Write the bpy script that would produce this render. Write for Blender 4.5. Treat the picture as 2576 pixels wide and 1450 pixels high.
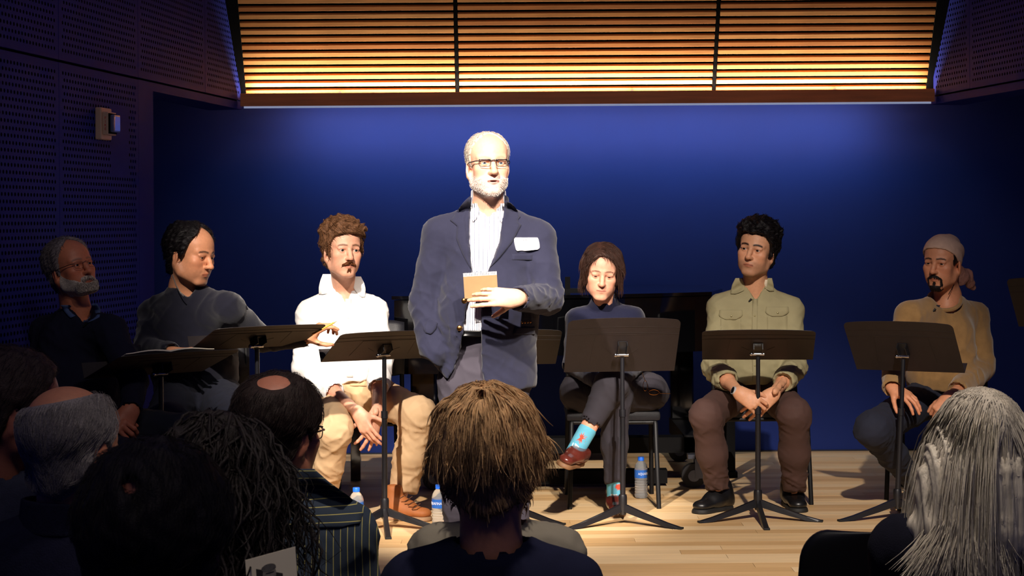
import bpy, bmesh, math, random
import numpy as np
from mathutils import Vector, Matrix
from mathutils.bvhtree import BVHTree

for o in list(bpy.data.objects): bpy.data.objects.remove(o)
SC = bpy.context.scene; COL = SC.collection
rng = np.random.default_rng(7)

# ------------------------------------------------------------------ camera
FPX, CX, HY, RHO, CH = 4600.0, 1288.0, 558.0, 0.0069, 1.37   # focal length in px, principal point, roll, eye height
cam_d = bpy.data.cameras.new('camera'); cam = bpy.data.objects.new('camera', cam_d); COL.objects.link(cam)
cam_d.sensor_width = 36.0; cam_d.lens = 36.0*FPX/2576.0
cam_d.shift_y = -(725.0-HY)/2576.0
cam_d.clip_start = 0.05; cam_d.clip_end = 60
cam.matrix_world = Matrix.Translation((0,0,CH)) @ Matrix.Rotation(math.pi/2,4,'X') @ Matrix.Rotation(-RHO,4,'Z')
cam_d.dof.use_dof = True; cam_d.dof.focus_distance = 7.8; cam_d.dof.aperture_fstop = 22.0
SC.camera = cam
SC.view_settings.view_transform = 'Standard'; SC.view_settings.look = 'None'
SC.view_settings.gamma = 1.0; SC.view_settings.exposure = 0.0; SC.view_settings.use_curve_mapping = False

# ------------------------------------------------------------------ light
world = bpy.data.worlds.new('world'); SC.world = world; world.use_nodes = True
bg = world.node_tree.nodes['Background']; bg.inputs['Color'].default_value = (0.10,0.16,1.0,1); bg.inputs['Strength'].default_value = 0.06

def spot(name, loc, target, power, color, angle, blend, radius=0.08):
    d = bpy.data.lights.new(name,'SPOT'); d.energy = power; d.color = color; d.spot_size = math.radians(angle)
    d.spot_blend = blend; d.shadow_soft_size = radius
    o = bpy.data.objects.new(name,d); COL.objects.link(o); o.location = loc
    o.rotation_euler = (Vector(target)-Vector(loc)).to_track_quat('-Z','Y').to_euler(); return o
def area(name, loc, direction, sx, sy, power, color, spread=180):
    d = bpy.data.lights.new(name,'AREA'); d.shape='RECTANGLE'; d.size=sx; d.size_y=sy; d.energy=power; d.color=color
    d.spread = math.radians(spread)
    o = bpy.data.objects.new(name,d); COL.objects.link(o); o.location = loc
    o.rotation_euler = Vector(direction).to_track_quat('-Z','Y').to_euler(); return o
WARM = (1.0,0.885,0.77)
# stage spots hung over the audience, warm wash hidden behind the canopy rail, cool strip under the rail, dim house lamp; plus added fill lights
spot('stage_spot', (1.3,1.9,5.1), (0.1,7.3,1.2), 2600, WARM, 16, 0.7, 0.07)
spot('stage_spot', (-1.7,2.1,5.1), (-0.35,8.2,0.85), 4600, WARM, 18.5, 0.7, 0.07)
spot('stage_spot', (1.0,1.6,4.7), (1.1,7.8,0.35), 2600, WARM, 27, 0.9, 0.07)
spot('stage_spot', (0.9,2.2,5.0), (-1.6,7.7,1.0), 130, WARM, 18, 0.9, 0.07)  # extra spot added to brighten the two men at the left
spot('audience_fill', (0.6,3.3,4.6), (0.30,3.9,0.8), 420, (1.0,0.88,0.76), 42, 0.9, 0.10)
spot('audience_fill', (-1.3,1.1,4.2), (-0.40,3.1,0.74), 120, (1.0,0.88,0.76), 12, 0.8, 0.10)  # narrow beam added only to brighten the leaflet
area('stage_fill', (0.3,0.6,5.6), (0,1,-0.42), 2.4, 0.5, 45, WARM)  # unseen soft fill added to lift rail, panels and people
area('warm_strip', (0.43,10.43,2.085), (0,-0.1,1), 3.85, 0.02, 36, (1.0,0.84,0.58))
area('cool_strip', (0.43,10.52,2.02), (0,0.75,-1), 3.4, 0.03, 17, (0.78,0.93,1.0))


# ------------------------------------------------------------------ helpers
cR, sR = math.cos(RHO), math.sin(RHO)
def P(px,py,D):
    a=px-CX; b=HY-py; u=a*cR+b*sR; v=-a*sR+b*cR
    return np.array([u*D/FPX, D, CH+v*D/FPX])
def proj(X):
    X=np.asarray(X,float); u=X[...,0]*FPX/X[...,1]; v=(X[...,2]-CH)*FPX/X[...,1]
    return CX+u*cR-v*sR, HY-(u*sR+v*cR)
def floorD(px,py):
    return CH*FPX/((py-HY)*cR+(px-CX)*sR)
def lin(c):
    c=np.asarray(c,float)/255.0
    return np.where(c<=0.04045,c/12.92,((c+0.055)/1.055)**2.4)
def sst(x,a,b):
    t=np.clip((x-a)/(b-a),0,1); return t*t*(3-2*t)
def A(*v): return np.array(v,float)
def unit(v): v=np.asarray(v,float); return v/max(np.linalg.norm(v),1e-9)

MATS={}
def mat(name, rgb, rough=0.7, metal=0.0, var=0.12, vs=12.0, bump=0.0, bs=120.0, sheen=0.0, spec=0.5, stretch=None, coat=0.0, stripes=None, attr=False, sss=0.0, trans=0.0, emit=0.0):
    if name in MATS: return MATS[name]
    m=bpy.data.materials.new(name); m.use_nodes=True; nt=m.node_tree; N=nt.nodes; L=nt.links
    b=N['Principled BSDF']; c=lin(rgb)
    b.inputs['Roughness'].default_value=rough; b.inputs['Metallic'].default_value=metal
    b.inputs['Specular IOR Level'].default_value=spec
    if sheen: b.inputs['Sheen Weight'].default_value=sheen; b.inputs['Sheen Roughness'].default_value=0.5
    if coat: b.inputs['Coat Weight'].default_value=coat; b.inputs['Coat Roughness'].default_value=0.05
    if trans: b.inputs['Transmission Weight'].default_value=trans; b.inputs['IOR'].default_value=1.33
    if sss:
        b.inputs['Subsurface Weight'].default_value=sss; b.inputs['Subsurface Radius'].default_value=(0.008,0.004,0.002); b.inputs['Subsurface Scale'].default_value=0.6
    tc=N.new('ShaderNodeTexCoord'); mp=N.new('ShaderNodeMapping'); L.new(tc.outputs['Object'],mp.inputs['Vector'])
    if stretch: mp.inputs['Scale'].default_value=stretch
    nz=N.new('ShaderNodeTexNoise'); nz.inputs['Scale'].default_value=vs; nz.inputs['Detail'].default_value=5; L.new(mp.outputs[0],nz.inputs['Vector'])
    mr=N.new('ShaderNodeMapRange'); mr.inputs['From Min'].default_value=0.3; mr.inputs['From Max'].default_value=0.7
    mr.inputs['To Min'].default_value=1-var; mr.inputs['To Max'].default_value=1+var; L.new(nz.outputs['Fac'],mr.inputs['Value'])
    mx=N.new('ShaderNodeMix'); mx.data_type='RGBA'; mx.blend_type='MULTIPLY'; mx.inputs['Factor'].default_value=1.0
    L.new(mr.outputs[0],mx.inputs['B'])
    mx.inputs['A'].default_value=(*c,1)
    if attr:
        at=N.new('ShaderNodeAttribute'); at.attribute_name='Col'; L.new(at.outputs['Color'],mx.inputs['A'])
    out=mx.outputs['Result']
    if stripes:
        axis,pitch,width,rgb2=stripes
        sx=N.new('ShaderNodeSeparateXYZ'); L.new(tc.outputs['Object'],sx.inputs[0])
        m1=N.new('ShaderNodeMath'); m1.operation='DIVIDE'; m1.inputs[1].default_value=pitch
        if isinstance(axis,str): L.new(sx.outputs[axis],m1.inputs[0])
        m2=N.new('ShaderNodeMath'); m2.operation='FRACT'; L.new(m1.outputs[0],m2.inputs[0])
        m3=N.new('ShaderNodeMath'); m3.operation='LESS_THAN'; m3.inputs[1].default_value=width; L.new(m2.outputs[0],m3.inputs[0])
        m4=N.new('ShaderNodeMix'); m4.data_type='RGBA'; L.new(m3.outputs[0],m4.inputs['Factor']); L.new(out,m4.inputs['A']); m4.inputs['B'].default_value=(*lin(rgb2),1)
        out=m4.outputs['Result']
    L.new(out,b.inputs['Base Color'])
    if emit: 
        b.inputs['Emission Color'].default_value=(*c,1); b.inputs['Emission Strength'].default_value=emit
    if bump:
        n2=N.new('ShaderNodeTexNoise'); n2.inputs['Scale'].default_value=bs; n2.inputs['Detail'].default_value=4; L.new(mp.outputs[0],n2.inputs['Vector'])
        bp=N.new('ShaderNodeBump'); bp.inputs['Strength'].default_value=bump; bp.inputs['Distance'].default_value=0.004
        L.new(n2.outputs['Fac'],bp.inputs['Height']); L.new(bp.outputs['Normal'],b.inputs['Normal'])
    MATS[name]=m; return m

def tag(o,label=None,cat=None,group=None,kind=None):
    if label: o['label']=label
    if cat: o['category']=cat
    if group: o['group']=group
    if kind: o['kind']=kind
    return o
def empty(name,loc,label=None,cat=None,group=None,rz=0.0):
    o=bpy.data.objects.new(name,None); COL.objects.link(o); o.location=tuple(loc); o.rotation_euler=(0,0,rz); o.empty_display_size=0.1
    return tag(o,label,cat,group)
def wloc(o):
    v=np.zeros(3)
    while o is not None: v=v+np.array(o.location); o=o.parent
    return v
def mk(name,V,F,m,parent=None,smooth=True,cols=None,world=True,label=None,kind=None,fmat=None):
    """link vertices and faces as ONE mesh object (world=True: V are world coordinates and the parent is unrotated)"""
    V=np.asarray(V,float).reshape(-1,3)
    if world and parent is not None: V=V-wloc(parent)
    me=bpy.data.meshes.new(name)
    if isinstance(F,np.ndarray) and F.ndim==2 and len(F):
        n,k=F.shape
        me.vertices.add(len(V)); me.vertices.foreach_set('co',V.astype(np.float32).ravel())
        me.loops.add(n*k); me.loops.foreach_set('vertex_index',F.astype(np.int32).ravel())
        me.polygons.add(n); me.polygons.foreach_set('loop_start',np.arange(0,n*k,k,dtype=np.int32))
        me.update(calc_edges=True); me.validate()
    else:
        me.from_pydata([tuple(v) for v in V],[],[tuple(int(i) for i in f) for f in F]); me.update()
    me.polygons.foreach_set('use_smooth',np.full(len(me.polygons),bool(smooth)))
    if cols is not None:
        ca=me.color_attributes.new('Col','FLOAT_COLOR','POINT')
        c4=np.ones((len(V),4),np.float32); c4[:,:3]=cols; ca.data.foreach_set('color',c4.ravel())
    for q in (m if isinstance(m,(list,tuple)) else [m]): me.materials.append(q)
    if fmat is not None: me.polygons.foreach_set('material_index',np.asarray(fmat,np.int32))
    o=bpy.data.objects.new(name,me); COL.objects.link(o)
    if parent is not None: o.parent=parent
    if label: o['label']=label
    if kind: o['kind']=kind
    return o

class MB:
    """collects simple solids into one mesh"""
    def __init__(s): s.V=[]; s.F=[]
    def add(s,V,F):
        n=len(s.V); s.V.extend([tuple(v) for v in V]); s.F.extend([tuple(i+n for i in f) for f in F]); return s
    def box(s,lo,hi,M=None,bev=0.0):
        lo=np.array(lo,float); hi=np.array(hi,float)
        if bev<=0:
            V=[(x,y,z) for x in (lo[0],hi[0]) for y in (lo[1],hi[1]) for z in (lo[2],hi[2])]
            F=[(0,1,3,2),(4,6,7,5),(0,4,5,1),(2,3,7,6),(0,2,6,4),(1,5,7,3)]
        else:
            bm=bmesh.new(); bmesh.ops.create_cube(bm,size=1)
            for v in bm.verts: v.co=Vector((lo+hi)/2)+Vector([v.co[i]*(hi-lo)[i] for i in range(3)])
            bmesh.ops.bevel(bm,geom=list(bm.edges),offset=bev,segments=2,profile=0.6,affect='EDGES')
            V=[tuple(v.co) for v in bm.verts]; bm.verts.index_update(); F=[tuple(v.index for v in f.verts) for f in bm.faces]; bm.free()
        if M is not None: V=[tuple(M@Vector(v)) for v in V]
        return s.add(V,F)
    def tube(s,pts,r,seg=10,cap=True,closed=False):
        pts=[np.array(p,float) for p in pts]; n=len(pts); rs=r if hasattr(r,'__len__') else [r]*n
        V=[];F=[]; up=None
        for i,p in enumerate(pts):
            if closed: t=unit(pts[(i+1)%n]-pts[i-1])
            else: t=unit(pts[min(i+1,n-1)]-pts[max(i-1,0)])
            if up is None:
                up=np.array([0,0,1.]) if abs(t[2])<0.9 else np.array([1.,0,0])
            x=unit(np.cross(up,t)); up=unit(np.cross(t,x))
            for k in range(seg):
                a=2*math.pi*k/seg; V.append(p+rs[i]*(math.cos(a)*x+math.sin(a)*up))
        for i in range(n if closed else n-1):
            j=(i+1)%n
            for k in range(seg):
                F.append((i*seg+k,i*seg+(k+1)%seg,j*seg+(k+1)%seg,j*seg+k))
        if cap and not closed:
            F.append(tuple(range(seg-1,-1,-1))); F.append(tuple((n-1)*seg+k for k in range(seg)))
        return s.add(V,F)
    def lathe(s,prof,c=(0,0,0),seg=20,axis=None,cap=True):
        V=[];F=[]; n=len(prof)
        M=Matrix.Identity(3) if axis is None else Vector((0,0,1)).rotation_difference(Vector(axis)).to_matrix()
        for r,z in prof:
            for k in range(seg):
                a=2*math.pi*k/seg; v=M@Vector((r*math.cos(a),r*math.sin(a),z)); V.append((v.x+c[0],v.y+c[1],v.z+c[2]))
        for i in range(n-1):
            for k in range(seg):
                F.append((i*seg+k,i*seg+(k+1)%seg,(i+1)*seg+(k+1)%seg,(i+1)*seg+k))
        if cap:
            F.append(tuple(range(seg-1,-1,-1))); F.append(tuple((n-1)*seg+k for k in range(seg)))
        return s.add(V,F)
    def ball(s,c,r,seg=10,rings=6):
        r=np.array(r if hasattr(r,'__len__') else (r,r,r),float)
        prof=[(max(math.sin(math.pi*i/rings),1e-3),-math.cos(math.pi*i/rings)) for i in range(rings+1)]
        t=MB().lathe(prof,seg=seg); return s.add([np.array(c)+r*np.array(v) for v in t.V],t.F)
    def prism(s,poly,h0,h1,M=None):
        n=len(poly); V=[(x,y,h0) for x,y in poly]+[(x,y,h1) for x,y in poly]
        F=[tuple(range(n-1,-1,-1)),tuple(range(n,2*n))]+[(i,(i+1)%n,n+(i+1)%n,n+i) for i in range(n)]
        if M is not None: V=[tuple(M@Vector(v)) for v in V]
        return s.add(V,F)
    def build(s,name,m,parent=None,smooth=False,world=False,label=None,kind=None,bevel=0):
        o=mk(name,s.V,s.F,m,parent,smooth,world=world,label=label,kind=kind)
        if smooth and not bevel:
            o.data.set_sharp_from_angle(angle=math.radians(40))
        return o

# ------------------------------------------------------------------ signed distance fields, meshed with surface nets
class Sdf:
    def __init__(s,pad=0.0): s.ops=[]; s.pad=pad
    def op(s,f,lo,hi,k=0.02,sub=False): s.ops.append((f,np.array(lo,float),np.array(hi,float),k,sub)); return s
    def rc(s,a,b,ra,rb=None,k=0.02,sub=False,flat=None):
        a=np.array(a,float); b=np.array(b,float); rb=ra if rb is None else rb; ab=b-a; L2=max(ab@ab,1e-12)
        if flat is not None: ax=unit(flat[0]); q=flat[1]
        def f(Q):
            p=Q-a
            if flat is not None:
                w=(p@ax)-0; base=np.clip((p@ab)/L2,0,1)
                off=p-base[...,None]*ab; c=off@ax; off=off+((1/q-1)*c)[...,None]*ax
                return (np.sqrt((off*off).sum(-1))-(ra+(rb-ra)*base))*min(q,1)
            t=np.clip((p@ab)/L2,0,1); off=p-t[...,None]*ab
            return np.sqrt((off*off).sum(-1))-(ra+(rb-ra)*t)
        R=max(ra,rb)*(max(1,flat[1]) if flat is not None else 1)
        return s.op(f,np.minimum(a,b)-R,np.maximum(a,b)+R,k,sub)
    def chain(s,pts,rs,k=0.02,flat=None,sub=False):
        for i in range(len(pts)-1): s.rc(pts[i],pts[i+1],rs[i],rs[i+1],k,sub,flat)
        return s
    def ell(s,c,r,k=0.02,R=None,sub=False):
        c=np.array(c,float); r=np.array(r if hasattr(r,'__len__') else (r,r,r),float)
        Rm=np.eye(3) if R is None else np.array(R)
        def f(Q):
            p=(Q-c)@Rm; k0=np.sqrt(((p/r)**2).sum(-1)); k1=np.sqrt(((p/(r*r))**2).sum(-1))
            return k0*(k0-1)/np.maximum(k1,1e-9)
        m=r.max() if R is not None else r
        return s.op(f,c-m,c+m,k,sub)
    def field(s,h):
        un=[o for o in s.ops if not o[4]]
        lo=np.min([o[1] for o in un],0)-4*h-s.pad; hi=np.max([o[2] for o in un],0)+4*h+s.pad
        n=np.ceil((hi-lo)/h).astype(int)+1
        F=np.full(n,1.0,np.float32); ax=[(lo[i]+h*np.arange(n[i])) for i in range(3)]
        for f,l,u,k,sub in s.ops:
            m=k+3*h+0.004+s.pad
            i0=np.clip(np.floor((l-m-lo)/h).astype(int),0,n-1); i1=np.clip(np.ceil((u+m-lo)/h).astype(int)+1,1,n)
            if np.any(i1<=i0): continue
            Q=np.stack(np.meshgrid(ax[0][i0[0]:i1[0]],ax[1][i0[1]:i1[1]],ax[2][i0[2]:i1[2]],indexing='ij'),-1)
            d=f(Q); sl=tuple(slice(a,b) for a,b in zip(i0,i1)); G=F[sl]
            if sub:
                d=-d; hh=np.maximum(k-np.abs(G-d),0)/k if k>0 else 0; F[sl]=np.maximum(G,d)+(hh*hh*k/4 if k>0 else 0)
            else:
                hh=np.maximum(k-np.abs(G-d),0)/k if k>0 else 0; F[sl]=np.minimum(G,d)-(hh*hh*k/4 if k>0 else 0)
        return F,lo,h
    def mesh(s,h,relax=1):
        F,lo,h=s.field(h); return nets(F,lo,h,relax)
def nets(F,lo,h,relax=1):
    S=F<0; n=np.array(F.shape)-1
    cnt=np.zeros(n,np.int8); cor=[(i,j,k) for i in (0,1) for j in (0,1) for k in (0,1)]
    for i,j,k in cor: cnt+=S[i:n[0]+i,j:n[1]+j,k:n[2]+k]
    act=(cnt>0)&(cnt<8); cells=np.argwhere(act); N=len(cells)
    if N==0: return np.zeros((0,3)),np.zeros((0,4),int)
    idx=np.full(n,-1,np.int64); idx[act]=np.arange(N)
    vals=np.stack([F[cells[:,0]+i,cells[:,1]+j,cells[:,2]+k] for i,j,k in cor],1).astype(float)
    acc=np.zeros((N,3)); c=np.zeros(N); C=np.array(cor,float)
    for a in range(8):
        for b in range(a+1,8):
            if np.abs(C[a]-C[b]).sum()==1:
                va,vb=vals[:,a],vals[:,b]; x=(va<0)!=(vb<0); t=va/np.where(x,va-vb,1)
                acc+=np.where(x[:,None],C[a]+t[:,None]*(C[b]-C[a]),0); c+=x
    V=lo+h*(cells+acc/c[:,None])
    Q=[]
    for ax in range(3):
        u,w=(ax+1)%3,(ax+2)%3
        s0=[slice(1,-1)]*3; s0[ax]=slice(0,-1); s1=list(s0); s1[ax]=slice(1,None)
        a=S[tuple(s0)]; b=S[tuple(s1)]; e=np.argwhere(a!=b)
        if not len(e): continue
        fl=a[tuple(e.T)]
        off=np.ones(3,int); off[ax]=0; base=e+off
        du=np.zeros(3,int); du[u]=1; dw=np.zeros(3,int); dw[w]=1
        q=np.stack([idx[tuple((base-du-dw).T)],idx[tuple((base-dw).T)],idx[tuple(base.T)],idx[tuple((base-du).T)]],1)
        q[~fl]=q[~fl][:,::-1]; Q.append(q)
    Q=np.concatenate(Q); Q=Q[(Q>=0).all(1)]
    for _ in range(relax): V=lap(V,Q,0.5)
    return V,Q
def lap(V,Q,f):
    acc=np.zeros_like(V); c=np.zeros(len(V))
    for a in range(Q.shape[1]):
        b=(a+1)%Q.shape[1]
        np.add.at(acc,Q[:,a],V[Q[:,b]]); np.add.at(c,Q[:,a],1); np.add.at(acc,Q[:,b],V[Q[:,a]]); np.add.at(c,Q[:,b],1)
    return V*(1-f)+f*acc/np.maximum(c,1)[:,None]
def normals(V,Q):
    n=np.cross(V[Q[:,2]]-V[Q[:,0]],V[Q[:,3 if Q.shape[1]>3 else 1]]-V[Q[:,1 if Q.shape[1]>3 else 0]])
    if Q.shape[1]==3: n=np.cross(V[Q[:,1]]-V[Q[:,0]],V[Q[:,2]]-V[Q[:,0]])
    N=np.zeros_like(V)
    for a in range(Q.shape[1]): np.add.at(N,Q[:,a],n)
    return N/np.maximum(np.linalg.norm(N,axis=1),1e-12)[:,None]
def sample(F,lo,h,X):
    g=(X-lo)/h; i=np.clip(np.floor(g).astype(int),0,np.array(F.shape)-2); t=np.clip(g-i,0,1); r=0
    for a in (0,1):
        for b in (0,1):
            for c in (0,1):
                w=(t[:,0] if a else 1-t[:,0])*(t[:,1] if b else 1-t[:,1])*(t[:,2] if c else 1-t[:,2])
                r=r+w*F[i[:,0]+a,i[:,1]+b,i[:,2]+c]
    return r
def wrinkle(V,amp,freq,seed,dirs=None,n=5,sharp=2.0):
    """cloth creases: warped ridges along a few directions"""
    r=np.random.default_rng(seed); d=np.zeros(len(V))
    for i in range(n):
        k=unit(r.normal(size=3)*np.array((1,1,1)) if dirs is None else np.array(dirs[i%len(dirs)])+0.35*r.normal(size=3))
        q=unit(r.normal(size=3)); q2=unit(r.normal(size=3)); f=2.6*freq*(0.6+0.9*r.random())
        ph=6.3*r.random(); w=1.3*np.sin(V@q*f*0.45+6.3*r.random())
        mod=0.5+0.5*np.sin(V@q2*f*0.35+6.3*r.random())
        d+=mod*((1-np.abs(np.sin((V@k)*f*0.5+ph+w)))**sharp-0.33)
    return amp*d/math.sqrt(n)
def join(*parts):
    V=[];Q=[];n=0
    for v,q in parts:
        if len(v)==0: continue
        V.append(v); Q.append(q+n); n+=len(v)
    return np.concatenate(V),np.concatenate(Q)
def tubes(Pt,rad,seg=3):
    """Pt (N,K,3) strands -> tapered 3-sided tubes"""
    N,K,_=Pt.shape; T=np.gradient(Pt,axis=1); T/=np.maximum(np.linalg.norm(T,axis=2,keepdims=True),1e-9)
    ref=np.where(np.abs(T[...,2:3])<0.85,np.array([0,0,1.]),np.array([1.,0,0])); X=np.cross(ref,T); X/=np.maximum(np.linalg.norm(X,axis=2,keepdims=True),1e-9); Y=np.cross(T,X)
    taper=np.interp(np.linspace(0,1,K),[0,0.55,1],[1,0.85,0.18])
    rr=(np.asarray(rad).reshape(-1,1) if hasattr(rad,'__len__') else rad)*taper[None,:]
    rr=np.broadcast_to(rr,(N,K))
    V=np.stack([Pt+rr[...,None]*(math.cos(2*math.pi*k/seg)*X+math.sin(2*math.pi*k/seg)*Y) for k in range(seg)],2)
    b=(np.arange(N)[:,None,None]*K+np.arange(K-1)[None,:,None])*seg; k=np.arange(seg)[None,None,:]; k2=(k+1)%seg
    Q=np.stack([b+k,b+k2,b+seg+k2,b+seg+k],-1).reshape(-1,4)
    return V.reshape(-1,3),Q
def patch(rows,bvh,off,thick,nc=8,nr=None,dirv=None):
    """conforming cloth piece: rows of (py,pxl,pxr) laid on a garment surface, given real thickness"""
    rows=sorted(rows); ys=[r[0] for r in rows]; nr=nr or max(6,int((ys[-1]-ys[0])/6)+1)
    yy=np.linspace(ys[0],ys[-1],nr); xl=np.interp(yy,ys,[r[1] for r in rows]); xr=np.interp(yy,ys,[r[2] for r in rows])
    G=np.full((nr,nc,3),np.nan); eye=Vector((0,0,CH))
    for i in range(nr):
        for j in range(nc):
            x=xl[i]+(xr[i]-xl[i])*j/(nc-1); d=Vector(P(x,yy[i],1.0))-eye; d.normalize()
            hit=bvh.ray_cast(eye,d)
            if hit[0] is not None: G[i,j]=np.array(hit[0])
    ok=~np.isnan(G[...,0])
    if not ok.any(): return None
    D=np.where(ok,G[...,1],np.nanmedian(G[...,1]))
    med=np.nanmedian(G[...,1])
    D=np.where(np.abs(D-med)>0.16,med,D)
    for _ in range(2):
        Dp=np.pad(D,1,'edge'); D=(D*2+Dp[:-2,1:-1]+Dp[2:,1:-1]+Dp[1:-1,:-2]+Dp[1:-1,2:])/6
    top=np.zeros((nr,nc,3)); bot=np.zeros((nr,nc,3))
    for i in range(nr):
        for j in range(nc):
            x=xl[i]+(xr[i]-xl[i])*j/(nc-1); edge=(i in (0,nr-1)) or (j in (0,nc-1))
            top[i,j]=P(x,yy[i],D[i,j]-off-(thick*0.55 if edge else thick)); bot[i,j]=P(x,yy[i],D[i,j]+0.004)
    V=np.concatenate([top.reshape(-1,3),bot.reshape(-1,3)]); F=[]; n=nr*nc
    for i in range(nr-1):
        for j in range(nc-1):
            a=i*nc+j; F.append((a,a+nc,a+nc+1,a+1)); F.append((n+a,n+a+1,n+a+nc+1,n+a+nc))
    for j in range(nc-1):
        F.append((j,j+1,n+j+1,n+j)); a=(nr-1)*nc+j; F.append((a+1,a,n+a,n+a+1))
    for i in range(nr-1):
        a=i*nc; F.append((a+nc,a,n+a,n+a+nc)); a=i*nc+nc-1; F.append((a,a+nc,n+a+nc,n+a))
    return V,np.array(F)
def bvh_of(V,Q): return BVHTree.FromPolygons([tuple(v) for v in V],[tuple(int(i) for i in q) for q in Q])
def surf(px,py,bvh,off=0.0):
    eye=Vector((0,0,CH)); d=(Vector(P(px,py,1.0))-eye).normalized(); hit=bvh.ray_cast(eye,d)
    if hit[0] is None: return None
    return P(px,py,hit[0].y-off)

# ------------------------------------------------------------------ people: heads
def rotm(yaw,pitch,roll):
    return np.array(Matrix.Rotation(math.radians(yaw),3,'Z')@Matrix.Rotation(-math.radians(pitch),3,'X')@Matrix.Rotation(math.radians(roll),3,'Y'))
def head_sdf(p):
    """face looks towards -y, origin at eye level; metres for a head 0.235 tall"""
    g=lambda k,d: p.get(k,d)
    jw=g('jaw',1.0); nl=g('nose',1.0); ck=g('cheek',1.0); pad=0.04
    s=Sdf(pad=pad)
    s.ell((0,0.016,0.037),(0.0755,0.097,0.081),0.02)
    s.ell((0,-0.042,0.036),(0.060,0.050,0.056),0.03); s.ell((0,0.010,0.056),(0.069,0.082,0.060),0.02)
    s.ell((0,-0.034,-0.028),(0.0575*(0.5+0.5*jw),0.053,0.064),0.03)
    s.ell((0,-0.030,-0.068),(0.050*jw,0.050,0.044),0.03)
    for q in (-1,1):
        s.rc((q*0.056*jw,0.004,-0.05),(q*0.050*jw,-0.010,-0.073),0.013,0.013,0.025)
        s.rc((q*0.050*jw,-0.010,-0.073),(q*0.019*jw,-0.068,-0.103),0.014,0.012,0.025)
        s.ell((q*0.042*ck,-0.064,-0.022),(0.022*ck,0.020,0.017),0.022); s.ell((q*0.033*ck,-0.050,-0.052),(0.024*ck*g('full',1.0),0.030,0.034),0.025)
        s.rc((q*0.010,-0.087,0.0195),(q*0.046,-0.070,0.0205),0.0095,0.0085,0.014)
    s.ell((0,-0.073,-0.103),(0.021*jw,0.016*g('chin',1.0),0.014),0.022)
    s.ell((0,-0.075,-0.065),(0.030,0.019,0.026),0.02)
    for q in (-1,1):
        s.ell((q*0.0315,-0.098,-0.001),(0.0185,0.017,0.0125),0.014,sub=True)
    # lids over the eyeballs
    op=g('eye',0.0048)
    for q in (-1,1):
        c=np.array((q*0.0315,-0.0775,0.0))
        s.ell(c,0.0142,0.005)
        if op>0.0015:
            s.ell(c+np.array((0,-0.014,-0.0004+g('gaze',0.0))),(0.0128,0.0105,op),0.0012,sub=True,R=np.array(Matrix.Rotation(q*math.radians(4),3,'Y')))
        s.rc(c+np.array((-q*0.013,-0.010,0.0095)),c+np.array((q*0.015,-0.006,0.007)),0.0042,0.0042,0.008)
    n=nl*0.94
    s.chain([(0,-0.088,0.010),(0,-0.101,-0.014),(0,-0.112*1.0-0.006*(n-1),-0.033)],[0.0075,0.0085,0.0105],0.012)
    s.ell((0,-0.1125-0.012*(n-1),-0.0365),(0.0125*n,0.011,0.0098),0.008)
    for q in (-1,1):
        s.ell((q*0.0135*n,-0.1005,-0.0385),(0.0078,0.0105,0.0078),0.006)
    for q in (-1,1): s.ell((q*0.0068,-0.108,-0.0475),(0.0038,0.0055,0.0035),0.003,sub=True)
    sm=g('smile',0.0); lp=g('lip',1.0)
    for q in (-1,1):
        s.rc((q*0.0225,-0.0875,-0.0680+sm),(q*0.004,-0.0965,-0.0645),0.0026,0.0042*lp,0.005)
        s.rc((q*0.0200,-0.0875,-0.0710+sm),(q*0.003,-0.0950,-0.0750),0.0028,0.0048*lp,0.005)
    mo=g('mouth',0.0010)
    s.chain([(-0.024,-0.093,-0.0690+sm),(0,-0.106,-0.0700),(0.024,-0.093,-0.0690+sm)],[0.0010,max(0.0016,mo),0.0010],0.0022,sub=True,flat=((0,0,1),0.9))
    if g('open',0): s.ell((0,-0.102,-0.0700),(0.0150,0.016,g('open',0)),0.002,sub=True)
    s.chain([(-0.016,-0.099,-0.092),(0,-0.103,-0.090),(0.016,-0.099,-0.092)],[0.004,0.005,0.004],0.010,sub=True)
    for q in (-1,1): s.rc((q*0.019,-0.104,-0.040),(q*0.031,-0.093,-0.066),0.0025,0.002,0.008,sub=True)
    if g('ears',True):
        for q in (-1,1):
            Re=np.array(Matrix.Rotation(q*math.radians(g('earout',22)),3,'Z')@Matrix.Rotation(math.radians(-12),3,'X'))
            e=np.array((q*0.0750,0.016,-0.012))
            s.ell(e,(0.0075,0.0185,0.0315),0.006,R=Re)
            s.ell(e+np.array((-q*0.001,-0.002,-0.028)),(0.006,0.009,0.010),0.006)
            s.ell(e+Re@np.array((q*0.0075,-0.003,0.004)),(0.0055,0.0115,0.0215),0.005,R=Re,sub=True)
            s.rc(e+Re@np.array((q*0.003,0.004,0.016)),e+Re@np.array((q*0.004,0.004,-0.014)),0.0028,0.0028,0.006)
    for f in g('extra',[]): f(s)
    return s
def hl(phi,table):
    a=np.abs(phi); ks=sorted(table); return np.interp(a,ks,[table[k] for k in ks])
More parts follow.
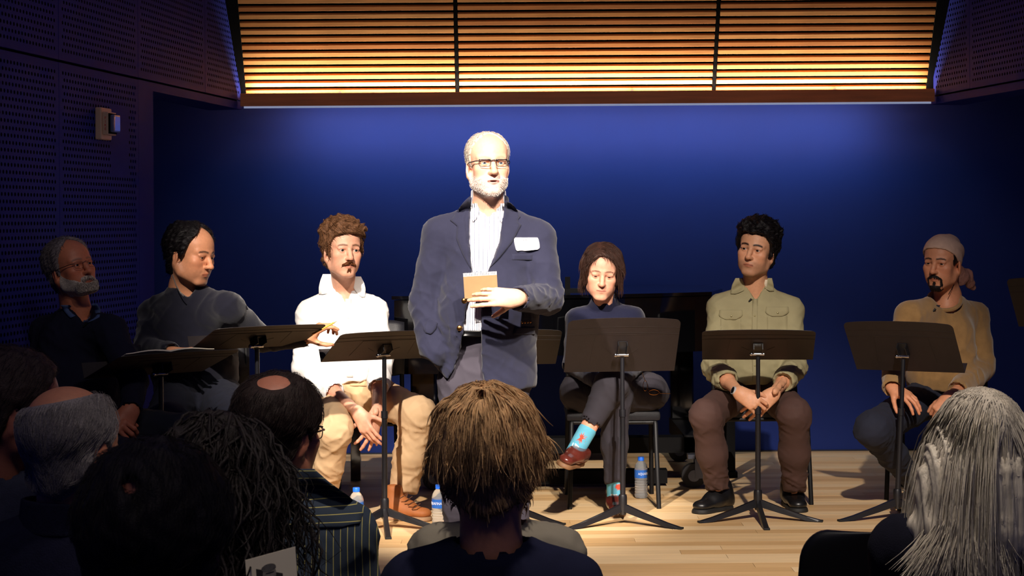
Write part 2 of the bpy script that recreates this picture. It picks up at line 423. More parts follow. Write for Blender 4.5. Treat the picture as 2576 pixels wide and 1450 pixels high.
def hair_thick(st):
    """thickness of the hair over the scalp as a function of local position"""
    def f(X):
        x,y,z=X[...,0],X[...,1],X[...,2]
        phi=np.degrees(np.arctan2(x,-(y-0.0)))
        zh=np.where(phi<0,hl(phi,st['line']),hl(phi,st.get('line_r',st['line'])))
        m=sst(z-zh,-st.get('soft',0.006),st.get('soft',0.006))
        for c,r in st.get('bald',[]):
            d=np.sqrt((((X-np.array(c))/np.array(r))**2).sum(-1)); m=m*sst(d,st.get('bs0',0.75),st.get('bs1',1.3))
        T=st['t']*(1+st.get('top',0.0)*sst(z,0.05,0.11)+st.get('back',0)*sst(y,0.0,0.09))
        if 'side' in st: T=T*(1+st['side']*sst(np.abs(x),0.045,0.08)*sst(0.085-z,0.0,0.06))
        w=st.get('wave',0.25); fq=st.get('fq',220.)
        nz=np.sin(x*fq+1.7*np.sin(z*fq*0.6+1))*np.sin(z*fq*0.8+1.3*np.sin(y*fq*0.5))+0.6*np.sin(y*fq*1.1+2*np.sin(x*fq*0.4))
        return T*m*(1+w*nz)-0.004*(1-m)
    return f
SKIN=lambda:mat('skin',(200,150,120),rough=0.5,var=0.06,vs=90,bump=0.10,bs=420,attr=True,spec=0.4,sss=0.12)
def strands(F,lo,h,roots,nrm,flow,length,K,dt_noise,grav,lift,seed,rad,local_down=(0,0,-1),fall=0.0,stick=0.0):
    r=np.random.default_rng(seed); N=len(roots); p=roots+nrm*0.001; Pt=[p.copy()]; L=length*(0.7+0.6*r.random(N)); ds=(L/(K-1))[:,None]
    d=flow.copy(); ph=r.random((N,3))*6.3; cl=np.clip(r.normal(size=(N,3)),-1.4,1.4)*dt_noise
    dn=np.array(local_down,float)
    for k in range(1,K):
        t=k/(K-1)
        v=d*(1-t)**fall+grav*(t**0.7)*dn+cl*(0.3+t)+lift*(1-t)*nrm; v/=np.maximum(np.linalg.norm(v,axis=1,keepdims=True),1e-9)
        p=p+v*ds; dist=sample(F,lo,h,p); 
        e=0.004; gr=np.stack([sample(F,lo,h,p+e*np.eye(3)[i])-sample(F,lo,h,p-e*np.eye(3)[i]) for i in range(3)],1)
        gr/=np.maximum(np.linalg.norm(gr,axis=1,keepdims=True),1e-6)
        pen=np.maximum(0.0025+0.002*t-dist,0)*(dist<0.05)-stick*np.maximum(dist-0.0045,0)*(dist<0.03); p=p+gr*pen[:,None]; Pt.append(p.copy())
    return np.stack(Pt,1)
def build_head(o,p,hc,scale,yaw,pitch,roll,neck_to,neck_r,skin,h=0.0033,hair=None,extra_meshes=()):
    """adds hair, eyes ... to person o; returns (V,Q,cols) of head+neck skin in world space and helpers"""
    R=rotm(yaw,pitch,roll); hc=np.array(hc,float)
    toW=lambda X: hc+scale*(np.asarray(X)@R.T); toL=lambda W: ((np.asarray(W)-hc)@R)/scale
    p=dict(p); nb=toL(neck_to); 
    def neck(s):
        s.rc((0,0.020,-0.045),nb,neck_r/scale*0.95,neck_r/scale*1.08,0.03)
        d=unit(nb-np.array((0,0.02,-0.045)))
        s.rc((0,-0.020,-0.080),nb+np.array((0,-0.012,0.02)),0.018,0.02,0.03)
        for q in (-1,1): s.rc((q*0.055,0.02,-0.05),nb+np.array((q*0.015,-0.045,0.0)),0.014,0.012,0.02)
        if 'chest' in p:
            c=toL(p['chest']); s.rc(nb,c,neck_r*1.0,0.055,0.03); 
            for Sx in p.get('clav',[]): s.rc(nb*0.5+c*0.5,toL(Sx)*0.6+(nb*0.5+c*0.5)*0.4,0.045,0.03,0.03)
    p['extra']=list(p.get('extra',[]))+[neck]
    s=head_sdf(p); F,lo,h=s.field(h); V,Q=nets(F,lo,h,1)
    # natural pigment, plus crease shade painted along the mouth
    x,y,z=V.T; base=np.tile(lin(skin),(len(V),1)); 
    def paint(w,rgb): 
        nonlocal base
        w=np.clip(w,0,1)[:,None]; base=base*(1-w)+w*lin(rgb)
    red=lin(skin)*np.array((1.02,0.78,0.74))
    for c,rd,a in (((0.045,-0.075,-0.03),0.026,0.5),((-0.045,-0.075,-0.03),0.026,0.5),((0,-0.115,-0.036),0.016,0.5),((0.085,0.02,-0.01),0.03,0.4),((-0.085,0.02,-0.01),0.03,0.4)):
        w=a*np.exp(-(((V-np.array(c))/rd)**2).sum(1)); base=base*(1-w[:,None])+w[:,None]*red
    sm=p.get('smile',0.0)
    for q in (-1,1):
        bx=(x*q-0.030)/0.021; zz=0.0195+p.get('browz',0)+0.004*(1-bx**2)-0.002*(bx>0)*bx+q*p.get('browtilt',0)*0.003
        paint(min(1,p.get('brow',0.8)*1.15)*sst(-np.abs(bx),-1.1,-0.8)*sst(-np.abs(z-zz),-p.get('browh',0.0055),-0.0022)*(y<-0.05),p.get('browc',(60,42,34)))
        # darker skin of the lids
        w=0.45*np.exp(-(((V-np.array((q*0.0315,-0.09,0.003)))/np.array((0.02,0.03,0.011)))**2).sum(1)); base=base*(1-w[:,None])+w[:,None]*lin(skin)*np.array((0.72,0.55,0.52))
    for fn,rgb in p.get('paint',[]): paint(fn(x,y,z),rgb)
    lipw=sst(-(((x/0.0245)**2+((z+0.0695-sm*np.abs(x)/0.024)/(0.0098*p.get('lip',1.0)))**2)),-1.15,-0.7)*sst(-y,0.082,0.088)
    paint(lipw*0.6,p.get('lipc',tuple(np.array(skin)*np.array((0.86,0.66,0.66)))))
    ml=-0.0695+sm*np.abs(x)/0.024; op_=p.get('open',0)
    paint(0.8*sst(0.0250-np.abs(x),0,0.004)*sst(-np.abs(z-ml),-0.0030-op_*0.8,-0.0008-op_*0.5)*sst(-y,0.078,0.086),tuple(np.array(skin)*np.array((0.42,0.26,0.26))))  # shade between the lips, put into the skin colour
    W=toW(V)
    # eyes
    if p.get('eye',0.0048)>0.0015:
        for q in (-1,1):
            c=np.array((q*0.0315,-0.0772,0.0)); gz=np.array(p.get('look',(0,0)))
            fwd=unit((gz[0],-1,gz[1])); mb=MB(); 
            ang=[0,0.20,0.21,0.50,0.52,0.54,0.75,1.0,1.5,2.2,3.1]; rr=0.0128
            mb.lathe([(max(rr*math.sin(a),1e-4),rr*math.cos(a)) for a in ang],seg=16,axis=fwd,cap=True)
            Ve=toW(np.array(mb.V)+c); fm=[]
            for i in range(len(ang)-1): fm+= [2 if i<2 else (1 if i<5 else 0)]*16
            fm+=[0,0]; fm[-2]=2
            mk('eye',Ve,mb.F,[mat('eye_white',(186,174,168),0.25,var=0.03),mat(p.get('irisn','iris_brown'),p.get('iris',(58,38,26)),0.2,var=0.1,vs=900),mat('pupil',(8,6,6),0.1)],o,True,fmat=fm)
    shells=([{**hair,'name':'hair'}] if hair else [])+list(p.get('shells',[]))
    if shells:
        g0=head_sdf({**p,'ears':False,'eye':0.0}); F0,lo0,h0=g0.field(max(0.0040,h*1.05))
        ii=np.stack(np.meshgrid(*[lo0[i]+h0*np.arange(F0.shape[i]) for i in range(3)],indexing='ij'),-1)
    for hair in shells:
        tf=hair['tf'] if 'tf' in hair else hair_thick(hair)
        Th=tf(ii); Fh=(F0-Th).astype(np.float32)
        if 'tf' not in hair: Fh=np.where((ii[...,2]<hair.get('zmin',-0.10))|((ii[...,1]<-0.03)&(ii[...,2]<hair.get('zf',-0.05))),0.02,Fh)
        Vh,Qh=nets(Fh,lo0,h0,1)
        tv_=tf(Vh); okf=(tv_[Qh]>-0.0025).all(1); Qh=Qh[okf]
        us=np.unique(Qh); rm=np.full(len(Vh),-1); rm[us]=np.arange(len(us)); Vh=Vh[us]; Qh=rm[Qh]; tv_=tv_[us]
        if not len(Vh): continue
        hm=mat(hair['mat'],hair['rgb'],rough=hair.get('rough',0.55),var=hair.get('var',0.35),vs=hair.get('vs',260),bump=hair.get('bump',0.5),bs=hair.get('bs',500),stretch=hair.get('stretch'),spec=hair.get('spec',0.22))
        Vs=[(toW(Vh),Qh)]
        if hair.get('n',0):
            nn=normals(Vh,Qh); r=np.random.default_rng(hair.get('seed',1)); good=np.where(tv_>hair['t']*0.35)[0]; pick=good[r.integers(0,len(good),hair['n'])]
            rt=Vh[pick]; nm=nn[pick]
            fl=hair['flow'](rt); fl=fl-nm*(fl*nm).sum(1,keepdims=True); fl/=np.maximum(np.linalg.norm(fl,axis=1,keepdims=True),1e-6)
            down=np.array((0,0,-1.))@R
            Ln=hair['len'](rt) if callable(hair['len']) else hair['len']
            Pt=strands(Fh,lo0,h0,rt,nm,fl,Ln,hair.get('K',6),hair.get('noise',0.25),hair.get('grav',0.3),hair.get('lift',0.3),hair.get('seed',1)+5,0,down,hair.get('fall',0.0),hair.get('stick',0.75 if 'fall' not in hair else 0.0))
            if 'curl' in hair:
                ca,cf=hair['curl']; t=np.linspace(0,1,Pt.shape[1])[None,:]; ph=r.random((len(Pt),1))*6.3; env=np.minimum(1,t*3)
                Pt=Pt+(ca*env*np.cos(cf*6.28*t+ph))[...,None]*r.normal(size=(len(Pt),1,3))*0.5+(ca*env*np.sin(cf*6.28*t+ph))[...,None]*r.normal(size=(len(Pt),1,3))*0.5
            Vs.append(tubes(toW(Pt),hair.get('rad',0.0009)*(0.6+0.8*r.random(hair['n']))))
            if 'locks' in hair:
                lk=hair['locks']; pick=good[r.integers(0,len(good),lk['n'])]; rt=Vh[pick]; nm=nn[pick]; fl=hair['flow'](rt); fl=fl-nm*(fl*nm).sum(1,keepdims=True); fl/=np.maximum(np.linalg.norm(fl,axis=1,keepdims=True),1e-6)
                Ln=lk['len'](rt) if callable(lk['len']) else lk['len']; K=lk.get('K',14)
                Pt=strands(Fh,lo0,h0,rt,nm,fl,Ln,K,lk.get('noise',0.1),lk.get('grav',1.3),0.0,hair.get('seed',1)+9,0,down,lk.get('fall',1.5))
                if 'curl' in lk:
                    ca,cf=lk['curl']; t=np.linspace(0,1,K)[None,:]; ph=r.random((len(Pt),1))*6.3; env=np.minimum(1,t*2.5); e1=r.normal(size=(len(Pt),1,3)); e1/=np.linalg.norm(e1,axis=2,keepdims=True); e2=np.cross(e1,np.array((0,0,1.)))
                    Pt=Pt+(ca*env*np.cos(cf*6.28*t+ph))[...,None]*e1+(ca*env*np.sin(cf*6.28*t+ph))[...,None]*e2
                Vs.append(tubes(toW(Pt),lk['rad']*(0.6+0.8*r.random(lk['n'])),seg=6))
        H=join(*Vs); mk(hair['name'],H[0],H[1],hm,o)
    for fz in p.get('fuzz',[]):
        # short beard / moustache / brow hairs rooted in the skin
        nn=normals(V,Q); w=fz['w'](x,y,z); r=np.random.default_rng(fz.get('seed',3)); pr=w*r.random(len(V)); pick=np.argsort(-pr)[:fz['n']]; pick=pick[w[pick]>0.05]
        if len(pick)==0: continue
        rt=V[pick]+r.normal(size=(len(pick),3))*0.0008; nm=nn[pick]; fl=fz['flow'](rt); Pt=strands(F,lo,h,rt,nm,fl,fz['len'],4,fz.get('noise',0.3),0.3,fz.get('lift',0.6),11,0,np.array((0,0,-1.))@R)
        tv,tq=tubes(toW(Pt),fz.get('rad',0.0008)); mk(fz['name'],tv,tq,mat(fz['mat'],fz['rgb'],rough=0.6,var=0.3,vs=300),o)
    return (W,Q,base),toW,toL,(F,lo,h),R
# ------------------------------------------------------------------ hands
def hand_sdf(side,curl,spread=1.0,thumb=(0.3,0.5),scale=1.0,elbow=None,arm=0.030,twist=None):
    """wrist at origin, fingers along +x, back of the hand +z, thumb on side*y"""
    s=Sdf(); sd=side
    def q(x,y,z): return np.array((x,sd*y,z))*scale
    K=[(0.086,0.0265,0.002),(0.091,0.006,0.005),(0.086,-0.0135,0.003),(0.076,-0.0305,-0.002)]
    for i,(x,y,z) in enumerate(K):
        s.rc(q(0.008,y*0.55,0.0),q(x,y,z),0.0145*scale,0.0108*scale,0.014*scale,flat=((0,0,1),0.85))
    s.ell(q(0.040,0.019,-0.008),np.array((0.030,0.017,0.013))*scale,0.014*scale); s.ell(q(0.042,-0.022,-0.007),np.array((0.034,0.012,0.012))*scale,0.014*scale)
    Ls=[(0.043,0.026,0.021),(0.047,0.030,0.022),(0.044,0.028,0.021),(0.034,0.021,0.019)]
    Rs=[(0.0098,0.0088,0.0080,0.0068),(0.0100,0.0090,0.0082,0.0070),(0.0096,0.0086,0.0078,0.0066),(0.0084,0.0075,0.0068,0.0060)]
    an=[7,1,-6,-14]; tips=[]
    for i in range(4):
        p=q(*K[i]); c=curl[i] if hasattr(curl[i],'__len__') else (curl[i],curl[i]*1.1,curl[i]*0.6)
        az=math.radians(an[i]*spread)*sd; b=0.0
        for j in range(3):
            b+=math.radians(c[j]); d=np.array((math.cos(b)*math.cos(az),math.cos(b)*math.sin(az),-math.sin(b)))
            n=p+d*Ls[i][j]*scale; s.rc(p,n,Rs[i][j]*scale,Rs[i][j+1]*scale,0.0035*scale); p=n
        tips.append(p)
    t0=q(0.022,0.022,-0.010); op,fx=thumb
    d1=unit((0.75-0.3*op,sd*(0.75-0.5*op),-0.25-0.6*op)); p1=t0+d1*0.044*scale
    d2=unit(d1+np.array((0.4*fx,-sd*0.6*fx,-0.3*fx))); p2=p1+d2*0.032*scale
    d3=unit(d2+np.array((0.35*fx,-sd*0.55*fx,-0.2*fx))); p3=p2+d3*0.026*scale
    s.rc(t0,p1,0.0150*scale,0.0112*scale,0.014*scale); s.rc(p1,p2,0.0108*scale,0.0098*scale,0.004); s.rc(p2,p3,0.0098*scale,0.0078*scale,0.003)
    w=0.0235*scale
    s.rc(q(-0.012,0,0),q(0.016,0,0),w,w,0.018,flat=((0,0,1),0.72))
    if elbow is not None:
        e=np.array(elbow,float); L=np.linalg.norm(e); m=e*min(1,0.32/L if L>0 else 1)
        s.rc((0,0,0),e*0.45,0.0245*scale,arm*1.05,0.02,flat=((0,0,1),0.85)); s.rc(e*0.45,m,arm*1.05,arm*1.15,0.02)
    return s
def hand(wrist,fdir,back,side,curl,elbow=None,h=0.0036,**kw):
    x=unit(fdir); z=np.array(back,float); z=unit(z-x*(z@x)); y=np.cross(z,x); M=np.stack([x,y,z],1)
    w=np.array(wrist,float); el=None if elbow is None else (np.array(elbow)-w)@M
    s=hand_sdf(side,curl,elbow=el,**kw); V,Q=s.mesh(h); return w+V@M.T,Q
def handcol(V,wrist,skin):
    base=np.tile(lin(skin),(len(V),1)); d=np.linalg.norm(V-np.array(wrist),axis=1)
    w=0.35*sst(d,0.08,0.19)[:,None]; return base*(1-w)+w*lin(skin)*np.array((1.02,0.78,0.74))
def core(J):
    """the body under the clothes, joining neck, arms and legs"""
    s=Sdf(); fd=(0,1,0)
    s.rc(J['ch'],J['pv'],0.095,0.10,0.03,flat=(fd,0.62)); s.rc(J['nb'],J['ch'],0.042,0.085,0.03)
    for a in 'LR':
        S=J['S'+a]; s.rc(J['nb']*0.7+J['ch']*0.3,S,0.036,0.032,0.02)
        if 'E'+a in J: s.rc(S,J['E'+a],0.032,0.026,0.01); s.rc(J['E'+a],J['W'+a],0.026,0.020,0.01)
        if 'H'+a in J: s.rc(J['pv'],J['H'+a],0.06,0.055,0.02); s.rc(J['H'+a],J['K'+a],0.055,0.04,0.01); s.rc(J['K'+a],J['A'+a],0.04,0.028,0.01)
    return s.mesh(0.020)
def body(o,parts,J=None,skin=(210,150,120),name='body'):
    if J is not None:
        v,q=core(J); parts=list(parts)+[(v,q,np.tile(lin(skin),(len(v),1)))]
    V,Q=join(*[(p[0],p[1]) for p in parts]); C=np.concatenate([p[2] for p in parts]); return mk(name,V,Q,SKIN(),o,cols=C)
# ------------------------------------------------------------------ clothes
def garment(o,name,s,h,m,wr=(0.004,45.0,1),dirs=None,relax=1,mask=None,label=None,sharp=2.0):
    V,Q=s.mesh(h,relax); n=normals(V,Q)
    if wr:
        d=wrinkle(V,wr[0],wr[1],wr[2],dirs,sharp=sharp)
        if mask is not None: d=d*mask(V)
        V=V+n*d[:,None]
    ob=mk(name,V,Q,m,o,label=label); return ob,V,Q
def torso(s,J,W=(0.165,0.155,0.16),depth=0.66,fd=(0,-1,0),k=0.06,sh=0.062,neck=0.055,belly=0.0,hipr=None):
    """J: nb neck base, SL, SR shoulders, ch chest, ws waist, pv pelvis"""
    fd=unit(fd)
    s.rc(J['ch'],J['ws'],W[0],W[1],k,flat=(fd,depth)); s.rc(J['ws'],J['pv'],W[1],W[2],k,flat=(fd,depth+0.06))
    if belly: s.ell(J['ws']+fd*W[1]*0.28,(W[1]*0.92,W[1]*0.7,W[1]*1.0),0.06)
    m=(J['SL']+J['SR'])/2
    for S in (J['SL'],J['SR']):
        s.rc(J['nb']*0.75+m*0.25,S,neck,sh,k); s.rc(J['ch']*0.6+S*0.4,S,sh*1.25,sh,k,flat=(fd,0.85))
def arm(s,S,E,Wr,r=(0.060,0.056,0.050,0.043),k=0.014):
    s.rc(S,S*0.5+E*0.5,r[0],r[1],k); s.rc(S*0.5+E*0.5,E,r[1],r[2],k); s.rc(E,Wr,r[2]*1.02,r[3],k)
def legs(s,HL,KL,AL,r=(0.092,0.075,0.070,0.062,0.058),k=0.035):
    s.rc(HL,KL,r[0],r[1],k); s.rc(KL,KL*0.5+AL*0.5,r[1]*0.98,r[3],k); s.rc(KL*0.5+AL*0.5,AL,r[3],r[4],k)
def shoe(o,heel,toe,m,ms,width=0.048,hgt=0.075,boot=0.0,name='shoe',h=0.0045,up=(0,0,1),soleh=0.018):
    heel=np.array(heel,float); toe=np.array(toe,float); x=unit(toe-heel); z=np.array(up,float); z=unit(z-x*(z@x)); y=np.cross(z,x); L=np.linalg.norm(toe-heel); M=np.stack([x,y,z],1)
    s=Sdf(); f=((0,0,1),0.8)
    w=width; z0=soleh
    s.rc((w*0.85,0,z0+0.030),(L*0.45,0,z0+0.030),w*0.80,w*0.86,0.03); s.rc((L*0.45,0,z0+0.028),(L-w*0.95,0,z0+0.016),w*0.88,w*0.82,0.03,flat=((0,0,1),0.62))
    s.rc((w*0.8,0,z0+0.02),(w*1.15,0,hgt+boot*0.9),w*0.78,w*0.80,0.03); s.rc((w*1.1,0,hgt),(L*0.52,0,z0+0.035),w*0.74,w*0.62,0.03)
    def cut(Q): return Q[...,2]-z0
    s.op(lambda Q: Q[...,2]-z0,(-0.1,-0.2,-0.2),(L+0.1,0.2,z0),0.004,sub=True)
    s.op(lambda Q: hgt+boot+0.02-Q[...,2],(-0.1,-0.2,hgt+boot+0.02),(L+0.1,0.2,hgt+boot+0.3),0.006,sub=True)
    V,Q=s.mesh(h); mk(name,heel+V@M.T,Q,m,o)
    t=Sdf(); t.rc((w*0.9,0,0),(L*0.4,0,0),w*0.86,w*0.80,0.02); t.rc((L*0.4,0,0),(L-w*0.96,0,0),w*0.86,w*0.92,0.02)
    t.op(lambda Q: Q[...,2]-0.0,(-0.1,-0.2,-0.3),(L+0.1,0.2,0.0),0.002,sub=True); t.op(lambda Q: soleh+0.003-Q[...,2],(-0.1,-0.2,soleh),(L+0.1,0.2,0.4),0.003,sub=True)
    V,Q=t.mesh(h); mk(name+'_sole',heel+V@M.T,Q,ms,o)
def glasses(o,toW,m,style='full',w=0.0185,hh=0.0135,lens=True,zc=0.0,y0=-0.098):
    mb=MB(); 
    for q in (-1,1):
        ring=[]
        for k in range(28):
            a=2*math.pi*k/28; ca,sa=math.cos(a),math.sin(a); e=0.55
            xx=w*math.copysign(abs(ca)**e,ca); zz=hh*math.copysign(abs(sa)**e,sa)
            ring.append(toW((q*(0.0325)+xx,y0+0.006*abs(q*0.0325+xx)/0.05+ (0.10*max(0,abs(q*0.0325+xx)-0.035)),zc+zz)))
        if style=='full':
            up=[p for p in ring]; mb.tube(ring,0.0013,6,closed=True)
            top=[toW((q*0.0325+t*w,y0+0.001+0.006*abs(q*0.0325+t*w)/0.05+0.10*max(0,abs(q*0.0325+t*w)-0.035),zc+hh-0.001)) for t in np.linspace(-1.0,1.0,7)]; mb.tube(top,0.0023,6)
        else: mb.tube(ring,0.0007,5,closed=True)
        pts=[toW((q*0.0535,y0+0.006,zc+hh*0.6)),toW((q*0.066,y0+0.022,zc+hh*0.6)),toW((q*0.0785,-0.03,zc+0.006)),toW((q*0.0795,0.012,zc+0.002))]
        mb.tube(pts,0.0022 if style=='full' else 0.0014,6)
    mb.tube([toW((-0.0145,y0,zc+hh*0.55)),toW((0,y0-0.004,zc+hh*0.8)),toW((0.0145,y0,zc+hh*0.55))],0.0020 if style=='full' else 0.0010,6)
    e=MB(); e.V=mb.V; e.F=mb.F
    g=mk('glasses',mb.V,mb.F,m,o)
    return g

def pxcut(s,rows,d0,d1,k=0.004,sub=True):
    """remove from a garment what lies inside rows of (py,pxl,pxr) between distances d0 and d1"""
    rows=sorted(rows); ys=np.array([r[0] for r in rows],float); xs0=[r[1] for r in rows]; xs1=[r[2] for r in rows]
    C=np.array([P(x,y,d) for x in (min(xs0),max(xs1)) for y in (ys[0],ys[-1]) for d in (d0,d1)])
    def f(Q):
        px,py=proj(Q); a=np.interp(py,ys,xs0); b=np.interp(py,ys,xs1); m=Q[...,1]/FPX
        d=np.maximum(np.maximum(a-px,px-b),np.maximum(ys[0]-py,py-ys[-1]))*m
        return np.maximum(d,np.maximum(d0-Q[...,1],Q[...,1]-d1))
    return s.op(f,C.min(0),C.max(0),k,sub)
def pxhem(s,pts,k=0.006,above=False):
    """cut a garment below the line through the (px,py) points"""
    xs=[p[0] for p in pts]; ys=[p[1] for p in pts]
    def f(Q):
        px,py=proj(Q); d=(np.interp(px,xs,ys)-py)*Q[...,1]/FPX*0.9
        return -d if above else d
    return s.op(f,(-9,-9,-9),(9,19,9),k,True)
def ring_collar(o,nb,ax,r0,r1,hgt,m,rows,d0,d1,name='collar',th=0.006,h=0.0035,wr=None,tilt=None):
    ax=unit(ax); s=Sdf(); s.rc(nb-ax*0.025,nb+ax*hgt,r0,r1,0.004); s.rc(nb-ax*0.08,nb+ax*(hgt+0.08),r0-th+(r0-r1)*0.4,r1-th-(r0-r1)*0.6,0.002,sub=True)
    t=ax if tilt is None else unit(tilt); top=nb+ax*hgt
    s.op(lambda Q: hgt-((Q-nb)@t),nb-0.3,nb+0.3,0.003,sub=True)
    s.op(lambda Q: ((Q-nb)@ax)+0.02,nb-0.3,nb+0.3,0.003,sub=True)
    if rows: pxcut(s,rows,d0,d1,0.003)
    V,Q=s.mesh(h); 
    if wr: V=V+normals(V,Q)*wrinkle(V,*wr)[:,None]
    return mk(name,V,Q,m,o),V,Q
def add_patch(o,name,rows,bvh,off,thick,m,nc=8,nr=None):
    r=patch(rows,bvh,off,thick,nc,nr)
    if r is None: print('patch missed',name); return None
    return mk(name,r[0],r[1],m,o)
def dot(o,name,px,py,bvh,r,m,off=0.001,flat=0.6):
    c=surf(px,py,bvh,off)
    if c is None: print('dot missed',name,px,py); return
    mb=MB(); mb.ball(c,(r,r*flat,r),12,8); return mb.build(name,m,o,smooth=True,world=True)

# ------------------------------------------------------------------ setting
M_wall=mat('paint_blue',(23,43,113),rough=0.75,var=0.05,vs=3,bump=0.06,bs=260,spec=0.25)
M_panel=mat('panel_blue',(30,38,124),rough=0.7,var=0.05,vs=5,spec=0.12)
M_void=mat('void_black',(4,4,8),rough=0.95,spec=0.1)
M_black=mat('black_paint',(14,14,18),rough=0.5,var=0.1)
def wood(name,rgb,rough,streak,var=0.25,vs=6):
    return mat(name,rgb,rough=rough,var=var,vs=vs,stretch=streak,bump=0.04,bs=30,spec=0.4)
M_plank=[wood('maple_%s'%n,c,0.38,(0.5,9,9),0.10,5) for n,c in (('pale',(230,194,144)),('honey',(220,180,128)),('cream',(234,202,156)),('tan',(212,172,120)))]
M_slat=[wood('slat_%s'%n,c,0.5,(0.7,10,10),0.22,5) for n,c in (('warm',(196,132,74)),('light',(206,146,88)),('dark',(180,114,62)))]
M_rail=wood('rail_wood',(224,140,86),0.45,(0.7,10,10),0.15,5)
DW=10.82; AF=-0.28                      # back wall distance, auditorium floor level
# stage floor: maple planks on a sub-floor
fl=MB().box((-4.3,6.62,-0.28),(4.6,11.2,-0.021)).build('floor',mat('subfloor',(70,52,36),0.8)); fl['kind']='structure'
r=np.random.default_rng(3); y=6.62; w=0.098; row=0
plank_mesh={}
while y<DW+0.02:
    x=-3.5-0.9*r.random()
    while x<3.9:
        L=float(r.choice([1.0,1.3,1.6,1.9])); key=(L,int(r.integers(0,4)))
        if key not in plank_mesh:
            b=MB().box((0,0,0),(L-0.0012,w-0.0010,0.021)); o=b.build('plank',M_plank[key[1]],fl); plank_mesh[key]=o.data
        else:
            o=bpy.data.objects.new('plank',plank_mesh[key]); COL.objects.link(o); o.parent=fl
        o.location=(x,y,-0.021+0.0004*r.random()-0.0004); x+=L
    y+=w; row+=1
tr=MB().box((-4.3,6.58,-0.28),(4.6,6.618,0.0)).build('trim_1',M_plank[3]); tr['kind']='structure'
au=MB().box((-5,-1.5,-0.33),(5.5,6.58,AF)).build('floor_auditorium',mat('carpet_dark',(22,22,34),0.95,bump=0.3,bs=300)); au['kind']='structure'
# back wall and the dark alcoves beside it
bw=MB().box((-3.6,DW,-0.021),(4.3,DW+0.15,4.2)).build('wall_back',M_wall); bw['kind']='structure'
al=MB().box((-3.7,8.0,-0.021),(-3.6,DW+0.15,4.2)).build('wall_alcove_left',M_wall); al['kind']='structure'
ar=MB().box((4.3,8.0,-0.021),(4.4,DW+0.15,4.2)).build('wall_alcove_right',M_wall); ar['kind']='structure'
# side walls of perforated panels
def xl(D): return -1.79+0.142*(D-8.78)
def xr(D): return 2.413-0.15*(D-10.45)
def perf(W,H,p=0.0315,mx=0.03,mz=0.03,gap=0.002,skip=None):
    """perforated sheet W x H in the local xz plane, front on -y, octagonal holes"""
    V=[];F=[];hr=p*0.27
    n=int((W-2*mx)/p); mzr=int((H-2*mz)/(p*0.92)); px=(W-2*mx)/n; pz=(H-2*mz)/mzr
    def quad(x0,z0,x1,z1):
        b=len(V); V.extend([(x0,0,z0),(x1,0,z0),(x1,0,z1),(x0,0,z1)]); F.append((b,b+1,b+2,b+3))
    quad(gap,gap,W-gap,mz); quad(gap,H-mz,W-gap,H-gap); quad(gap,mz,mx,H-mz); quad(W-mx,mz,W-gap,H-mz)
    for j in range(mzr):
        z0=mz+j*pz; off=0 if j%2==0 else px/2
        if off: quad(mx,z0,mx+px/2,z0+pz); quad(W-mx-px/2,z0,W-mx,z0+pz)
        for i in range(n if not off else n-1):
            x0=mx+off+i*px; cx,cz=x0+px/2,z0+pz/2
            if skip and skip(cx,cz): quad(x0,z0,x0+px,z0+pz); continue
            b=len(V)
            out=[(x0,z0),(cx,z0),(x0+px,z0),(x0+px,cz),(x0+px,z0+pz),(cx,z0+pz),(x0,z0+pz),(x0,cz)]
            ins=[(cx+hr*math.cos(a),cz+hr*math.sin(a)) for a in [math.radians(225+45*k) for k in range(8)]]
            V.extend([(a,0,c) for a,c in out]); V.extend([(a,0,c) for a,c in ins])
            for k in range(8): F.append((b+k,b+(k+1)%8,b+8+(k+1)%8,b+8+k))
    # rim
    b=len(V); rim=[(gap,gap),(W-gap,gap),(W-gap,H-gap),(gap,H-gap)]
    V.extend([(a,0,c) for a,c in rim]+[(a,0.012,c) for a,c in rim])
    for k in range(4): F.append((b+k,b+4+k,b+4+(k+1)%4,b+(k+1)%4))
    return V,F
SEAM=2.07; TOPZ=3.05
